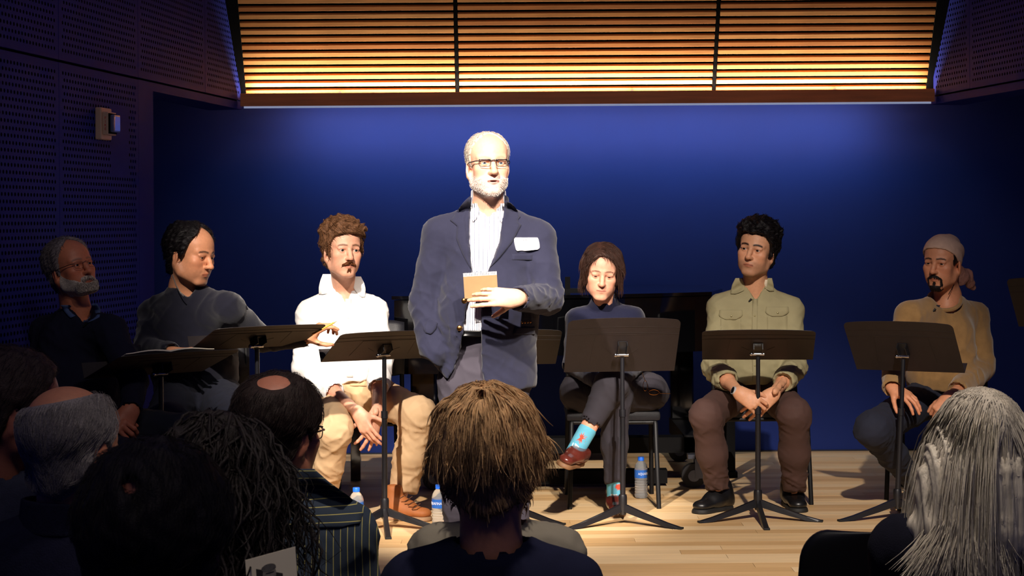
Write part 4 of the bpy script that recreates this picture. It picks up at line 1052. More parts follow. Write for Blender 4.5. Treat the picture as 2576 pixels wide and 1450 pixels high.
ring_collar(p4,J['nb']+A(0,0.012,-0.02),(0,-0.06,1),0.090,0.083,0.058,mj,[(400,1186,1270),(520,1184,1268),(580,1182,1262)],7.0,7.50,name='blazer_collar',tilt=(0,0.25,1))
add_patch(p4,'lapel',[(497,1178,1187),(508,1166,1186),(525,1154,1184),(548,1138,1183),(556,1131,1182),(566,1150,1182),(600,1148,1181),(640,1164,1184),(676,1184,1188)],bJ,0.003,0.006,mj,7,26)
add_patch(p4,'lapel',[(505,1269,1276),(514,1269,1290),(530,1268,1302),(546,1266,1309),(556,1263,1300),(566,1262,1311),(610,1256,1288),(650,1238,1256),(674,1228,1232)],bJ,0.003,0.006,mj,7,26)
add_patch(p4,'pocket_flap',[(802,1080,1086),(812,1070,1101),(828,1066,1096),(838,1071,1088),(841,1082,1084)],bJ,0.004,0.005,mj,6,12)
add_patch(p4,'pocket_flap',[(824,1296,1346),(838,1290,1346),(842,1292,1344)],bJ,0.002,0.004,mj,7,8)
add_patch(p4,'breast_pocket',[(640,1288,1340),(655,1287,1339)],bJ,0.001,0.002,mj,7,5)
tg=add_patch(p4,'name_tag',[(598,1296,1352),(600,1293,1354),(612,1294,1357),(624,1297,1358),(629,1298,1352),(632,1301,1318)],bJ,0.006,0.003,mat('tag_white',(240,240,246),0.35,var=0.0),7,10)
for (x,y) in ((1317,604),(1323,604),(1326,605)): dot(tg,'print_mark',x,y,bJ,0.0018,M_lav,0.0095,0.2)
M_brass=mat('brass',(196,142,78),rough=0.28,metal=1.0)
for (x,y) in ((1168,757),(1156,826)): dot(p4,'brass_button',x,y,bJ,0.0115,M_brass,0.003,0.5)
for i in range(4): dot(p4,'cuff_button',1313+i*7,812-i*0.5,bJ,0.005,M_brass,0.002,0.6)
s=Sdf(); s.rc(J['ws']-A(0,0,0.03),J['pv'],0.180,0.182,0.05,flat=((0,1,0),0.72)); legs(s,J['HL'],J['KL'],J['AL'],(0.105,0.086,0.08,0.074,0.070)); legs(s,J['HR'],J['KR'],J['AR'],(0.105,0.086,0.08,0.074,0.070))
pxhem(s,[(900,846),(1600,842)],above=True); s.op(lambda Q: Q[...,2]-0.035,(-9,0,-1),(9,19,0.035),0.004,sub=True)
_,V,Q=garment(p4,'trousers',s,0.0092,mt,(0.009,26,5),dirs=[(0.2,0,1),(0.7,0,0.7),(-0.7,0,0.7)]); bT=bvh_of(V,Q)
add_patch(p4,'belt',[(832,1150,1216),(848,1148,1216)],bS,0.004,0.004,M_leather,8,5)
f=A(0.10,-1,0); 
for a,dx in ((J['AL'],-0.12),(J['AR'],0.18)):
    hp=A(a[0]-dx*0.05,a[1]+0.05,0.0); shoe(p4,hp,hp+unit(A(dx,-1,0))*0.295,M_leather,M_sole)
st4=dict(mat='hair_white_short',rgb=(196,182,168),t=0.0045,line={0:0.118,25:0.112,45:0.088,62:0.058,72:0.020,80:-0.02,92:-0.005,105:0.0,125:-0.05,180:-0.07},soft=0.010,wave=0.2,n=2000,len=0.008,K=4,noise=0.5,grav=0.0,lift=1.0,rad=0.0006,flow=swirl,var=0.2)
stub=lambda x,y,z: 0.62*sst(np.interp(np.degrees(np.arctan2(np.abs(x),-y)),[0,20,40,70,95],[-0.046,-0.046,-0.050,-0.030,0.0])-z,-0.004,0.010)*sst(96-np.degrees(np.arctan2(np.abs(x),-y)),0,10)*sst(z,-0.130,-0.118)
P4=dict(jaw=1.0,nose=1.12,cheek=1.0,eye=0.0036,open=0.0030,mouth=0.0030,brow=0.35,browc=(170,140,120),lipc=(196,120,110),irisn='iris_blue',iris=(80,100,120),paint=[(stub,(226,212,204))],
  fuzz=[dict(name='beard',w=lambda x,y,z: stub(x,y,z)*(((x/0.030)**2+((z+0.0675)/0.018)**2)>1)*(z<-0.05),n=1200,len=0.0028,flow=dn,mat='beard_white',rgb=(230,222,214),rad=0.0005,lift=0.5,seed=4)],chest=J['nb']-A(0,0.01,0.10))
hc=P(1227,415,D4)
sk=(226,172,144)
hd,toW,toL,_,_=build_head(p4,P4,hc,1.075,13,3,0,J['nb'],0.060,sk,h=0.0027,hair=st4)
glasses(p4,toW,mat('frame_black',(14,16,26),rough=0.25),'full',w=0.0215,hh=0.0135,zc=-0.001,y0=-0.103)
# left hand closed on the notebook, thumb behind it
wr=J['WR']+A(-0.008,-0.040,0.004)
hv,hq=hand(wr,A(-1,-0.10,0.04),A(0.05,-1,0.25),1,[(10,16,10),(12,18,10),(18,22,12),(22,26,14)],elbow=J['ER'],thumb=(0.75,0.1),scale=1.02,spread=0.5,arm=0.030,h=0.0028)
body(p4,[hd,(hv,hq,handcol(hv,wr,sk))],J,sk)
# notebook
nbk=P(1209,716,7.19)
nk=empty('notebook',nbk,'small spiral notebook with tan cover held by the standing man','notebook')
Mn=Matrix.Translation(tuple(nbk))@Matrix.Rotation(math.radians(-3),4,'Y')@Matrix.Rotation(math.radians(10),4,'X')
W2,H2=0.066,0.053
MB().box((-W2,-0.001,-H2),(W2,0.0008,H2-0.008),Mn).build('cover',mat('cover_tan',(158,124,86),rough=0.7,var=0.06,vs=30),nk,world=True)
MB().box((-W2+0.001,0.001,-H2+0.001),(W2-0.001,0.011,H2-0.009),Mn).build('pages',mat('paper_pages',(238,232,220),0.8,var=0.03,vs=200),nk,world=True)
MB().box((-W2,0.011,-H2),(W2,0.0125,H2-0.008),Mn).build('back_cover',mat('cover_tan',(198,156,104)),nk,world=True)
MB().box((-W2,-0.0013,H2-0.018),(W2,-0.0004,H2-0.004),Mn).build('binding_edge',mat('edge_white',(232,230,228),0.6),nk,world=True)
cl=MB()
for i in range(18):
    x=-W2+0.004+i*(2*W2-0.008)/17
    cl.tube([tuple(Mn@Vector((x,0.005+0.0085*math.cos(a),H2-0.010+0.0095*math.sin(a)))) for a in np.linspace(0.2,6.4,12)],0.0008,5)
cl.build('wire_coil',mat('coil_dark',(40,42,60),rough=0.3,metal=0.8),nk,smooth=True,world=True)

# ---- man in white shirt
J=J_(nb=(866,738,8.78),SL=(782,792,8.78),SR=(940,786,8.78),EL=(768,925,8.72),WL=(902,1040,8.36),ER=(960,898,8.70),WR=(946,1040,8.36),ch=(860,815,8.76),ws=(872,925,8.74),pv=(888,985,8.78),HL=(842,995,8.74),HR=(938,995,8.74),KL=(838,1082,8.33),KR=(1052,1042,8.44),AL=(815,1252,8.50),AR=(1012,1248,8.52))
p3=empty('person',(J['pv'][0],8.8,0),'seated man with moustache in white shirt and tan chinos','person')
chair(J['pv'][0]+0.01,8.92,0,'black chair under the man in white shirt')
mw=mat('shirt_white',(238,235,232),rough=0.8,var=0.02,bump=0.05,bs=500)
mc=mat('chinos_tan',(196,164,126),rough=0.85,var=0.05,bump=0.1,bs=500)
s=Sdf(); torso(s,J,W=(0.158,0.152,0.150),depth=0.68,sh=0.058,neck=0.055)
pxhem(s,[(760,1000),(830,980),(880,962),(930,958),(1000,966)])
cuL=J['EL']*0.50+J['WL']*0.50; cuR=J['ER']*0.52+J['WR']*0.48
arm(s,J['SL'],J['EL'],cuL,(0.064,0.064,0.064,0.056)); arm(s,J['SR'],J['ER'],cuR,(0.062,0.060,0.058,0.052))
for c,e in ((cuL,J['EL']),(cuR,J['ER'])): 
    d=unit(c-e); s.rc(c-d*0.035,c+d*0.004,0.058,0.056,0.008); s.rc(c+d*0.075,c+d*0.035,0.06,0.042,0.003,sub=True)
s.rc(J['nb']+A(0,0.03,0.14),J['nb']-A(0,0,0.04),0.066,0.066,0.004,sub=True)
pxcut(s,[(690,846,890),(720,848,888),(745,862,880),(760,869,873)],8.4,8.80,0.003)
m3=lambda V: 0.45+0.9*np.exp(-(((proj(V)[0]-775)/40)**2+((proj(V)[1]-930)/70)**2))+0.7*np.exp(-(((proj(V)[0]-890)/60)**2+((proj(V)[1]-945)/30)**2))
_,V,Q=garment(p3,'shirt',s,0.0085,mw,(0.014,38,21),dirs=[(0.5,0,0.8),(-0.6,0,0.8),(0.2,0,1)],mask=m3); bS=bvh_of(V,Q)
ring_collar(p3,J['nb']+A(0,0.005,-0.005),(0.0,-0.12,1),0.077,0.070,0.036,mw,[(600,838,912),(690,842,902),(742,864,880),(770,870,872)],8.4,8.80,tilt=(0,0.30,1))
add_patch(p3,'collar_point',[(690,812,836),(705,806,845),(722,802,856),(735,802,846),(741,802,812)],bS,0.007,0.004,mw,7,10)
add_patch(p3,'collar_point',[(696,892,908),(712,888,916),(728,890,920),(742,902,919),(748,910,918)],bS,0.007,0.004,mw,7,10)
add_patch(p3,'placket',[(752,869,884),(820,866,882),(900,868,884),(950,872,888)],bS,0.001,0.002,mw,5,24)
for y in (800,862,918): dot(p3,'shirt_button',876,y,bS,0.0045,mat('button_white',(230,228,220),0.3),0.004,0.5)
lav(p3,862,746,bS)
s=Sdf(); s.rc(J['pv']+A(0,0,0.05),J['pv'],0.145,0.150,0.04,flat=((0,1,0),0.85)); legs(s,J['HL'],J['KL'],J['AL'],(0.098,0.086,0.078,0.070,0.060)); legs(s,J['HR'],J['KR'],J['AR'],(0.098,0.080,0.080,0.076,0.070))
s.rc(J['AR'],J['AR']-A(0,0,0.09),0.07,0.07,0.01); pxhem(s,[(700,1242),(830,1246),(968,1234),(1060,1248)])
_,V,Q=garment(p3,'chinos',s,0.0090,mc,(0.012,34,33),dirs=[(0.3,0.2,1),(0.8,0.2,0.5),(-0.4,0.2,0.9)]); bT=bvh_of(V,Q)
add_patch(p3,'waistband',[(958,880,930),(972,880,930)],bT,0.002,0.003,mc,8,5)
mb_=mat('boot_tan',(158,92,44),rough=0.7,var=0.12,vs=20); msb=mat('sole_tan',(150,116,84),0.7)
hp=P(963,1302,8.45); hp[2]=0; tp=P(1088,1308,8.38); tp[2]=0; shoe(p3,hp,tp,mb_,msb,width=0.05,hgt=0.085,boot=0.055,name='boot')
lc=MB(); 
for i in range(4):
    c=P(1016+i*10,1248+i*9,8.36); lc.tube([c+A(-0.018,0.0,-0.012),c+A(0.0,-0.012,0.0),c+A(0.02,0.01,0.012)],0.0022,6)
lc.build('laces',mat('lace_brown',(80,48,30),0.8),p3,smooth=True,world=True)
hp=A(J['AL'][0]+0.0,J['AL'][1]+0.06,0); shoe(p3,hp,hp+unit(A(-0.12,-1,0))*0.29,mb_,msb,width=0.05,hgt=0.085,boot=0.055,name='boot')
st3=dict(mat='hair_brown',rgb=(106,72,48),t=0.0125,line={0:0.073,20:0.070,40:0.060,55:0.035,66:0.00,74:-0.035,84:-0.01,98:0.010,112:-0.035,135:-0.080,180:-0.095},top=1.3,back=0.5,soft=0.006,wave=0.34,fq=120,n=2200,len=0.034,K=6,noise=0.16,grav=0.25,lift=0.0,rad=0.0009,var=0.45,vs=120,
  flow=lambda X: np.stack([X[:,0]*3+1.0*(X[:,2]>0.05),np.where(X[:,1]>0.02,0.7,-0.5)+0*X[:,0],-0.7*np.ones(len(X))],1))
P3=dict(jaw=0.98,nose=1.0,eye=0.0054,brow=0.75,browc=(96,66,46),irisn='iris_grey',iris=(52,58,54),look=(0.12,0.0),shells=[dict(name='moustache',tf=moust_tf(0.005,0.012),t=0.006,mat='moustache_brown',rgb=(116,68,40),n=420,len=0.009,K=4,flow=lambda X: np.stack([np.sign(X[:,0])*0.8,0*X[:,0],-1+0*X[:,0]],1),rad=0.0007,noise=0.2,lift=0.3)],chest=J['ch']*0.35+J['nb']*0.65+A(0,-0.03,0.0))
sk=(222,164,136)
hc=P(862,630,8.66)
hd,toW,toL,_,_=build_head(p3,P3,hc,1.07,24,1,2,J['nb'],0.054,sk,hair=st3)
wl=J['WL'];wr=J['WR']
hv,hq=hand(wl,A(0.42,-0.18,-0.80),A(-0.45,-0.75,0.05),1,[(14,16,8),(20,20,10),(26,22,10),(30,26,12)],elbow=J['EL'],thumb=(0.25,0.25),spread=0.8)
gv,gq=hand(wr+A(0.0,0.03,-0.005),A(-0.28,-0.05,-0.95),A(0.45,-0.55,0.25),-1,[(20,16,10),(14,14,8),(10,10,6),(8,8,5)],elbow=J['ER'],thumb=(0.3,0.3),spread=1.6)
body(p3,[hd,(hv,hq,handcol(hv,wl,sk)),(gv,gq,handcol(gv,wr,sk))],J,sk)

# ---- woman in turtleneck
J=J_(nb=(1520,772,8.84),SL=(1452,806,8.84),SR=(1592,802,8.84),EL=(1440,918,8.80),WL=(1505,962,8.52),ER=(1612,905,8.80),WR=(1560,962,8.52),ch=(1521,845,8.84),ws=(1524,925,8.84),pv=(1530,985,8.90),HL=(1478,995,8.86),HR=(1588,995,8.86),KL=(1546,1010,8.54),KR=(1535,972,8.45),AL=(1547,1225,8.58),AR=(1462,1112,8.39))
p5=empty('person',(J['pv'][0],8.9,0),'seated woman with dark bob in navy turtleneck with legs crossed','person')
chair(J['pv'][0]+0.015,8.93,0,'black chair under the woman with crossed legs')
mn=mat('knit_navy',(23,25,48),rough=0.95,var=0.08,vs=40,bump=0.35,bs=420,sheen=0.2,spec=0.2)
mdt=mat('trousers_charcoal',(44,40,48),rough=0.9,var=0.06,bump=0.1,bs=500)
s=Sdf(); torso(s,J,W=(0.128,0.125,0.145),depth=0.74,sh=0.048,neck=0.045,k=0.05); arm(s,J['SL'],J['EL'],J['WL'],(0.052,0.050,0.047,0.038)); arm(s,J['SR'],J['ER'],J['WR'],(0.052,0.050,0.047,0.038))
s.rc(J['nb'],J['nb']+A(0,-0.012,0.055),0.068,0.064,0.02); s.rc(J['nb']+A(0,-0.012,0.05),J['nb']+A(0,-0.02,0.14),0.058,0.058,0.004,sub=True)
garment(p5,'turtleneck',s,0.0088,mn,(0.004,50,51))
s=Sdf(); s.rc(J['pv']+A(0,0,0.06),J['pv'],0.135,0.150,0.04,flat=((0,1,0),0.85)); legs(s,J['HL'],J['KL'],J['AL'],(0.100,0.074,0.066,0.060,0.050)); 
s.rc(J['HR'],J['KR'],0.098,0.076,0.03); s.rc(J['KR'],J['KR']*0.38+J['AR']*0.62,0.076,0.054,0.03)
s.ell(J['HL']+A(-0.03,-0.06,0.02),(0.11,0.14,0.10),0.05); s.ell(J['HR']+A(0.06,-0.06,0.02),(0.12,0.15,0.10),0.05)
dd=unit(J['AR']-J['KR']); c=J['KR']*0.40+J['AR']*0.60; s.rc(c+dd*0.075,c+dd*0.028,0.06,0.046,0.002,sub=True); pxhem(s,[(1500,1330),(1520,1222),(1585,1206),(1600,1330)])
garment(p5,'trousers',s,0.0088,mdt,(0.007,36,55),dirs=[(0.5,0.2,1),(0.8,0.2,0.5)])
sk=(228,166,138)
# legs' bare skin, socks, loafers
def patterned(name):
    if name in MATS: return MATS[name]
    m=mat(name,(96,178,206),rough=0.85,var=0.05,vs=40); return m
msk=patterned('sock_blue')
def sock(a,b,ra,rb,star_px,waves):
    s=Sdf(); s.rc(a,b,ra,rb,0.01); dd=unit(b-a); s.rc(a-dd*0.09,a-dd*(ra*0.96),ra*1.2,ra*0.9,0.002,sub=True)
    V,Q=s.mesh(0.004); so=mk('sock',V,Q,msk,p5,label='turquoise sock with red palm burst and white clouds'); bv=bvh_of(V,Q)
    mr=mat('sock_red',(236,84,60),0.85); mwh=mat('sock_white',(236,240,240),0.85)
    cx,cy,R=star_px
    for k in range(15):
        ang=k*2*math.pi/15+0.2; L=R*(0.75+0.3*((k*7)%5)/4); d=A(math.cos(ang),math.sin(ang)); n=A(-d[1],d[0]); pts=[(cx+n[0]*2.6,cy+n[1]*2.6),(cx-n[0]*2.6,cy-n[1]*2.6),(cx+d[0]*L,cy+d[1]*L)]
        W=[surf(x,y,bv,0.0015) for x,y in pts]; 
        if all(w is not None for w in W): 
            mid=sum(W)/3; mk('palm_frond',[*W,*[w+A(0,0.003,0) for w in W]],[(0,1,2),(5,4,3),(0,3,4,1),(1,4,5,2),(2,5,3,0)],mr,so,smooth=False)
    for pts in waves:
        V2=[];ok=True
        for (x,y,t) in pts:
            for q in (-1,1):
                w=surf(x-q*t*0.35,y+q*t,bv,0.0012)
                if w is None: ok=False; break
                V2.append(w)
            if not ok: break
        if ok: mk('cloud_band',V2,[(2*i,2*i+1,2*i+3,2*i+2) for i in range(len(pts)-1)],mwh,so,smooth=True)
    return so
a=J['KR']*0.38+J['AR']*0.62
s=Sdf(); s.rc(J['KR']*0.5+J['AR']*0.5,J['AR'],0.043,0.036,0.01); legv=s.mesh(0.006)
sock(a+dd*0.055,P(1438,1152,8.37),0.0425,0.040,(1462,1103,17),[[(1458,1074,4),(1468,1078,5),(1478,1084,5),(1488,1092,5),(1494,1100,4)],[(1440,1118,4),(1448,1122,5),(1455,1130,5),(1458,1140,4)]])
sock(P(1549,1190,8.59),P(1550,1268,8.60),0.046,0.042,(1556,1226,11),[[(1536,1246,3),(1544,1248,3),(1552,1247,3)]])
mlo=mat('loafer_brown',(92,38,30),rough=0.28,var=0.15,vs=25,coat=0.3); mls=mat('loafer_sole',(128,92,62),0.6)
up=unit(P(1492,1062,8.42)-P(1440,1150,8.37)); 
hp=P(1458,1164,8.43); shoe(p5,hp,P(1410,1176,8.20),mlo,mls,width=0.044,hgt=0.062,name='loafer',up=unit(up+A(0,-0.35,0.25)))
hp=P(1549,1290,8.68); hp[2]=0; tp=P(1553,1300,8.44); tp[2]=0; shoe(p5,hp,tp,mlo,mls,width=0.046,hgt=0.066,name='loafer')
st5=dict(mat='hair_dark_bob',rgb=(66,45,38),t=0.015,line={0:0.094,15:0.090,30:0.072,48:0.035,60:-0.01,70:-0.055,90:-0.072,120:-0.08,180:-0.085},line_r={0:0.094,15:0.086,30:0.070,48:0.038,60:-0.005,68:-0.05,90:-0.066,120:-0.08,180:-0.085},top=0.25,side=0.8,soft=0.006,wave=0.08,fq=90,zf=-0.085,n=1800,len=0.05,K=6,noise=0.05,grav=0.9,fall=1.0,lift=0.0,rad=0.0008,
  flow=lambda X: np.stack([np.where(X[:,0]>-0.02,3.2,-3.0)*(X[:,2]>0.03)+X[:,0]*2,np.where(X[:,1]>0.02,0.3,-0.15)+0*X[:,0],-0.9*np.ones(len(X))],1),var=0.3,vs=60,stretch=(1,1,0.2),rough=0.35)
P5=dict(jaw=0.94,nose=0.95,eye=0.0022,gaze=-0.003,look=(0,-0.5),browc=(70,46,38),brow=0.65,browh=0.0036,lip=0.6,lipc=(196,112,100),smile=0.002,chin=0.95)
hc=P(1514,686,8.74)
hd,toW,toL,_,_=build_head(p5,P5,hc,1.02,-1,-10,5,J['nb'],0.047,sk,hair=st5)
MB().ball(toW((0.080,0.010,-0.046)),0.004,8,6).build('earring',mat('pearl',(240,230,215),0.2),p5,smooth=True,world=True)
parts=[hd,(legv[0],legv[1],np.tile(lin(sk),(len(legv[0]),1)))]
for wv_,el,sd,fd in ((J['WL'],J['EL'],1,A(0.7,-0.5,-0.2)),(J['WR'],J['ER'],-1,A(-0.7,-0.5,-0.2))):
    hv,hq=hand(wv_,fd,A(0,-0.4,1),sd,[30,32,35,38],elbow=el,h=0.004,scale=0.92); parts.append((hv,hq,handcol(hv,wv_,sk)))
body(p5,parts,J,sk)
# reading glasses lying at her hip
gl=empty('reading_glasses',P(1626,968,8.62),'gold rimmed reading glasses resting against the woman\'s hip','eyeglasses')
M_gold=mat('gold_rim',(200,140,70),rough=0.25,metal=1.0)
g1=MB(); c=P(1623,971,8.60); g1.tube([c+A(0.010*math.cos(a),0.0,0.024*math.sin(a)) for a in np.linspace(0,2*math.pi,20)[:-1]],0.0014,6,closed=True); c2=c+A(0.040,-0.012,-0.030); g1.tube([c2+A(0.024*math.cos(a),0.0,0.012*math.sin(a)) for a in np.linspace(0,2*math.pi,20)[:-1]],0.0014,6,closed=True); g1.tube([c+A(0.009,0,-0.01),c2+A(-0.022,0,0.006)],0.0014,6); g1.build('rim',M_gold,gl,smooth=True,world=True)
MB().tube([c2+A(0.024,0,0),P(1660,990,8.6),P(1686,991,8.66)],0.0014,6).build('temple',M_gold,gl,smooth=True,world=True)
MB().tube([c+A(0,0,0.024),c+A(-0.012,0.02,0.06)],0.0014,6).build('temple',M_gold,gl,smooth=True,world=True)

# ---- man in olive shirt
J=J_(nb=(1899,724,8.96),SL=(1814,776,8.96),SR=(1986,782,8.96),EL=(1795,925,8.80),WL=(1862,990,8.38),ER=(2000,925,8.80),WR=(1948,988,8.38),ch=(1900,825,8.94),ws=(1900,915,8.92),pv=(1900,978,8.96),HL=(1858,988,8.92),HR=(1944,988,8.92),KL=(1776,1046,8.45),KR=(1998,1042,8.45),AL=(1806,1232,8.62),AR=(1998,1232,8.66))
p6=empty('person',(J['pv'][0],8.95,0),'seated dark haired man in olive shirt and brown trousers with hands clasped','person')
chair(J['pv'][0]+0.03,9.02,0,'black chair under the man in olive shirt')
mo=mat('shirt_olive',(152,143,108),rough=0.85,var=0.05,vs=20,bump=0.08,bs=500)
mbr=mat('trousers_brown',(70,46,40),rough=0.85,var=0.08,bump=0.1,bs=500)
s=Sdf(); torso(s,J,W=(0.165,0.155,0.155),depth=0.68,sh=0.058,neck=0.055,belly=0.01)
pxhem(s,[(1700,1010),(1840,972),(1900,968),(1965,972),(2100,1010)])
cuL=J['EL']*0.52+J['WL']*0.48; cuR=J['ER']*0.48+J['WR']*0.52
arm(s,J['SL'],J['EL'],cuL,(0.062,0.060,0.058,0.054)); arm(s,J['SR'],J['ER'],cuR,(0.062,0.060,0.058,0.054))
for c,e in ((cuL,J['EL']),(cuR,J['ER'])):
    d=unit(c-e); s.rc(c-d*0.035,c+d*0.002,0.058,0.056,0.008); s.rc(c+d*0.075,c+d*0.035,0.062,0.042,0.003,sub=True)
s.rc(J['nb']+A(0,0.03,0.14),J['nb']-A(0,0,0.04),0.066,0.066,0.004,sub=True)
pxcut(s,[(690,1868,1934),(715,1874,1928),(735,1888,1914),(752,1898,1904)],8.5,8.97,0.003)
m6=lambda V: 0.45+0.9*np.exp(-(((proj(V)[0]-1800)/40)**2+((proj(V)[1]-935)/50)**2))+0.9*np.exp(-(((proj(V)[0]-2000)/40)**2+((proj(V)[1]-935)/50)**2))
_,V,Q=garment(p6,'shirt',s,0.0085,mo,(0.014,38,61),dirs=[(0.5,0,0.8),(-0.6,0,0.8),(0.2,0,1)],mask=m6); bS=bvh_of(V,Q)
_,cv,cq=ring_collar(p6,J['nb']+A(0,0.005,-0.008),(0.0,-0.12,1),0.078,0.070,0.050,mo,[(600,1862,1940),(700,1868,1934),(735,1888,1914),(755,1900,1903)],8.5,8.97,tilt=(0,0.30,1))
add_patch(p6,'collar_point',[(700,1850,1866),(716,1842,1874),(732,1838,1872),(740,1838,1850)],bS,0.007,0.004,mo,7,10)
add_patch(p6,'collar_point',[(700,1932,1942),(716,1922,1946),(726,1924,1947),(733,1936,1947)],bS,0.009,0.004,mo,7,10)
add_patch(p6,'collar_lining',[(704,1925,1931),(720,1920,1930),(730,1920,1928)],bS,0.004,0.002,mat('collar_pale',(212,196,170),0.85),5,7)
for a,b_ in ((1808,1868),(1925,1984)):
    y0=780 if a<1900 else 772
    add_patch(p6,'pocket_flap',[(y0,a+2,b_),(y0+14,a,b_+1),(y0+20,a+6,b_-6),(y0+25,a+18,b_-18)],bS,0.004,0.004,mo,9,9)
    dot(p6,'pocket_snap',(a+b_)/2+2,y0+16,bS,0.005,mat('snap_brass',(170,160,120),0.35,metal=0.8),0.009,0.5)
    add_patch(p6,'pocket',[(y0+22,a+4,b_-3),(840,a+5,b_-3)],bS,0.0008,0.0016,mo,8,10)
add_patch(p6,'placket',[(752,1893,1907),(830,1891,1905),(900,1892,1906),(960,1893,1907)],bS,0.001,0.002,mo,5,24)
for y in (795,850,920): dot(p6,'shirt_button',1899,y,bS,0.0045,mat('button_olive',(150,140,96),0.4),0.004,0.5)
add_patch(p6,'undershirt',[(738,1884,1916),(752,1892,1908)],bS,-0.012,0.002,mat('tee_brown',(112,92,74),0.9),6,5)
lav(p6,1887,756,bS)
s=Sdf(); s.rc(J['pv']+A(0,0,0.05),J['pv'],0.145,0.155,0.04,flat=((0,1,0),0.85)); legs(s,J['HL'],J['KL'],J['AL'],(0.090,0.074,0.072,0.070,0.056)); legs(s,J['HR'],J['KR'],J['AR'],(0.090,0.074,0.072,0.070,0.056))
pxhem(s,[(1700,1238),(1820,1236),(1840,1234),(1960,1238),(2040,1240)])
m6=lambda V: 0.4+1.6*sst(proj(V)[1],1140,1215)+0.6*np.exp(-((proj(V)[1]-1060)/40)**2)
garment(p6,'trousers',s,0.0090,mbr,(0.009,40,65),dirs=[(0.3,0.2,1),(0.8,0.2,0.5),(-0.4,0.2,0.9)],mask=m6)
h1=P(1838,1276,8.70); h1[2]=0; t1=P(1748,1294,8.52); t1[2]=0; shoe(p6,h1,t1,M_leather,M_sole,width=0.052,hgt=0.09,boot=0.03)
h1=P(1984,1262,8.86); h1[2]=0; t1=P(2012,1300,8.53); t1[2]=0; shoe(p6,h1,t1,M_leather,M_sole,width=0.052,hgt=0.09,boot=0.03)
st6=dict(mat='hair_black',rgb=(24,20,22),t=0.017,line={0:0.073,20:0.076,40:0.066,55:0.04,66:0.01,74:-0.03,84:-0.01,98:0.010,112:-0.03,135:-0.075,180:-0.09},top=0.9,back=0.2,soft=0.005,wave=0.25,fq=150,n=2000,len=0.034,K=5,noise=0.09,grav=0.0,lift=0.0,rad=0.0009,rough=0.32,var=0.4,
  flow=lambda X: np.stack([X[:,0]*4+0.4,np.where(X[:,2]>0.05,1.0,0.5)+0*X[:,0],np.where(X[:,2]>0.07,0.35,-0.7)+0*X[:,0]],1))
stub6=lambda x,y,z: 0.30*sst(np.interp(np.degrees(np.arctan2(np.abs(x),-y)),[0,20,40,70,95],[-0.05,-0.048,-0.056,-0.035,0.0])-z,-0.004,0.014)*sst(96-np.degrees(np.arctan2(np.abs(x),-y)),0,10)*sst(z,-0.14,-0.115)
P6=dict(jaw=1.04,nose=1.02,eye=0.0048,brow=0.9,browc=(34,24,22),browh=0.0066,irisn='iris_brown',paint=[(stub6,(96,66,56))],look=(-0.1,0.02),smile=-0.002,chest=J['nb']-A(0,0.005,0.10))
sk=(214,156,120)
hc=P(1903,629,8.88)
hd,toW,toL,_,_=build_head(p6,P6,hc,1.07,-24,2,9,J['nb'],0.056,sk,hair=st6)
wl,wr=J['WL'],J['WR']
hv,hq=hand(wl,A(0.72,-0.35,-0.48),A(-0.25,-0.85,0.35),1,[(38,44,30),(42,48,30),(44,50,30),(46,50,30)],elbow=J['EL'],thumb=(0.3,0.5),spread=0.7)
gv,gq=hand(wr+A(0.0,0.045,-0.012),A(-0.72,-0.25,-0.55),A(0.2,-0.85,0.35),-1,[(20,24,16),(24,26,16),(26,28,16),(28,30,16)],elbow=J['ER'],thumb=(0.85,0.3),spread=0.9)
body(p6,[hd,(hv,hq,handcol(hv,wl,sk)),(gv,gq,handcol(gv,wr,sk))],J,sk)
wd=unit(wl-J['EL']); wc=wl-wd*0.012; u1=unit(np.cross(wd,A(0,1,0))); u2=np.cross(wd,u1)
M_steel=mat('watch_steel',(205,206,210),rough=0.25,metal=0.35)
wb=MB(); 
for k in range(18):
    a=2*math.pi*k/18; c=wc+0.0285*math.cos(a)*u1+0.0255*math.sin(a)*u2; wb.tube([c-wd*0.009,c+wd*0.009],0.0048,6)
w_=wb.build('wrist_watch',M_steel,p6,smooth=True,world=True)
fd=unit(A(-0.5,-0.8,0.1)-wd*(A(-0.5,-0.8,0.1)@wd)); c=wc+fd*0.030
MB().tube([c-fd*0.004,c+fd*0.005],0.019,20).build('watch_case',M_steel,w_,smooth=True,world=True)
MB().tube([c+fd*0.005,c+fd*0.0058],0.0155,20).build('watch_dial',mat('dial_black',(10,10,12),0.2),w_,world=True)

# ---- man in headscarf
J=J_(nb=(2384,746,8.94),SL=(2288,796,8.78),SR=(2452,798,9.06),EL=(2248,900,8.74),WL=(2246,976,8.52),ER=(2470,925,8.96),WR=(2390,1000,8.58),ch=(2368,850,8.94),ws=(2368,930,8.94),pv=(2378,990,8.98),HL=(2330,1003,8.92),HR=(2428,1003,8.96),KL=(2196,1080,8.46),KR=(2368,1112,8.44),AL=(2296,1210,8.86),AR=(2400,1260,8.70))
p7=empty('person',(J['pv'][0],8.98,0),'seated man in pale headscarf and mustard sweater with one hand on his knee','person')
chair(J['pv'][0]-0.02,9.06,-22,'black chair under the man in headscarf')
mm=mat('knit_mustard',(148,114,72),rough=0.95,var=0.10,vs=30,bump=0.4,bs=420,sheen=0.3,spec=0.15)
mje=mat('jeans_dark',(22,25,42),rough=0.9,var=0.12,vs=30,bump=0.15,bs=600)
fd7=unit(A(-0.45,-0.9,0))
s=Sdf(); torso(s,J,W=(0.165,0.158,0.160),depth=0.70,fd=fd7,sh=0.060,neck=0.055,belly=0.01)
pxhem(s,[(2200,990),(2290,983),(2350,984),(2410,992),(2500,1006)])
cuR=J['ER']*0.25+J['WR']*0.75
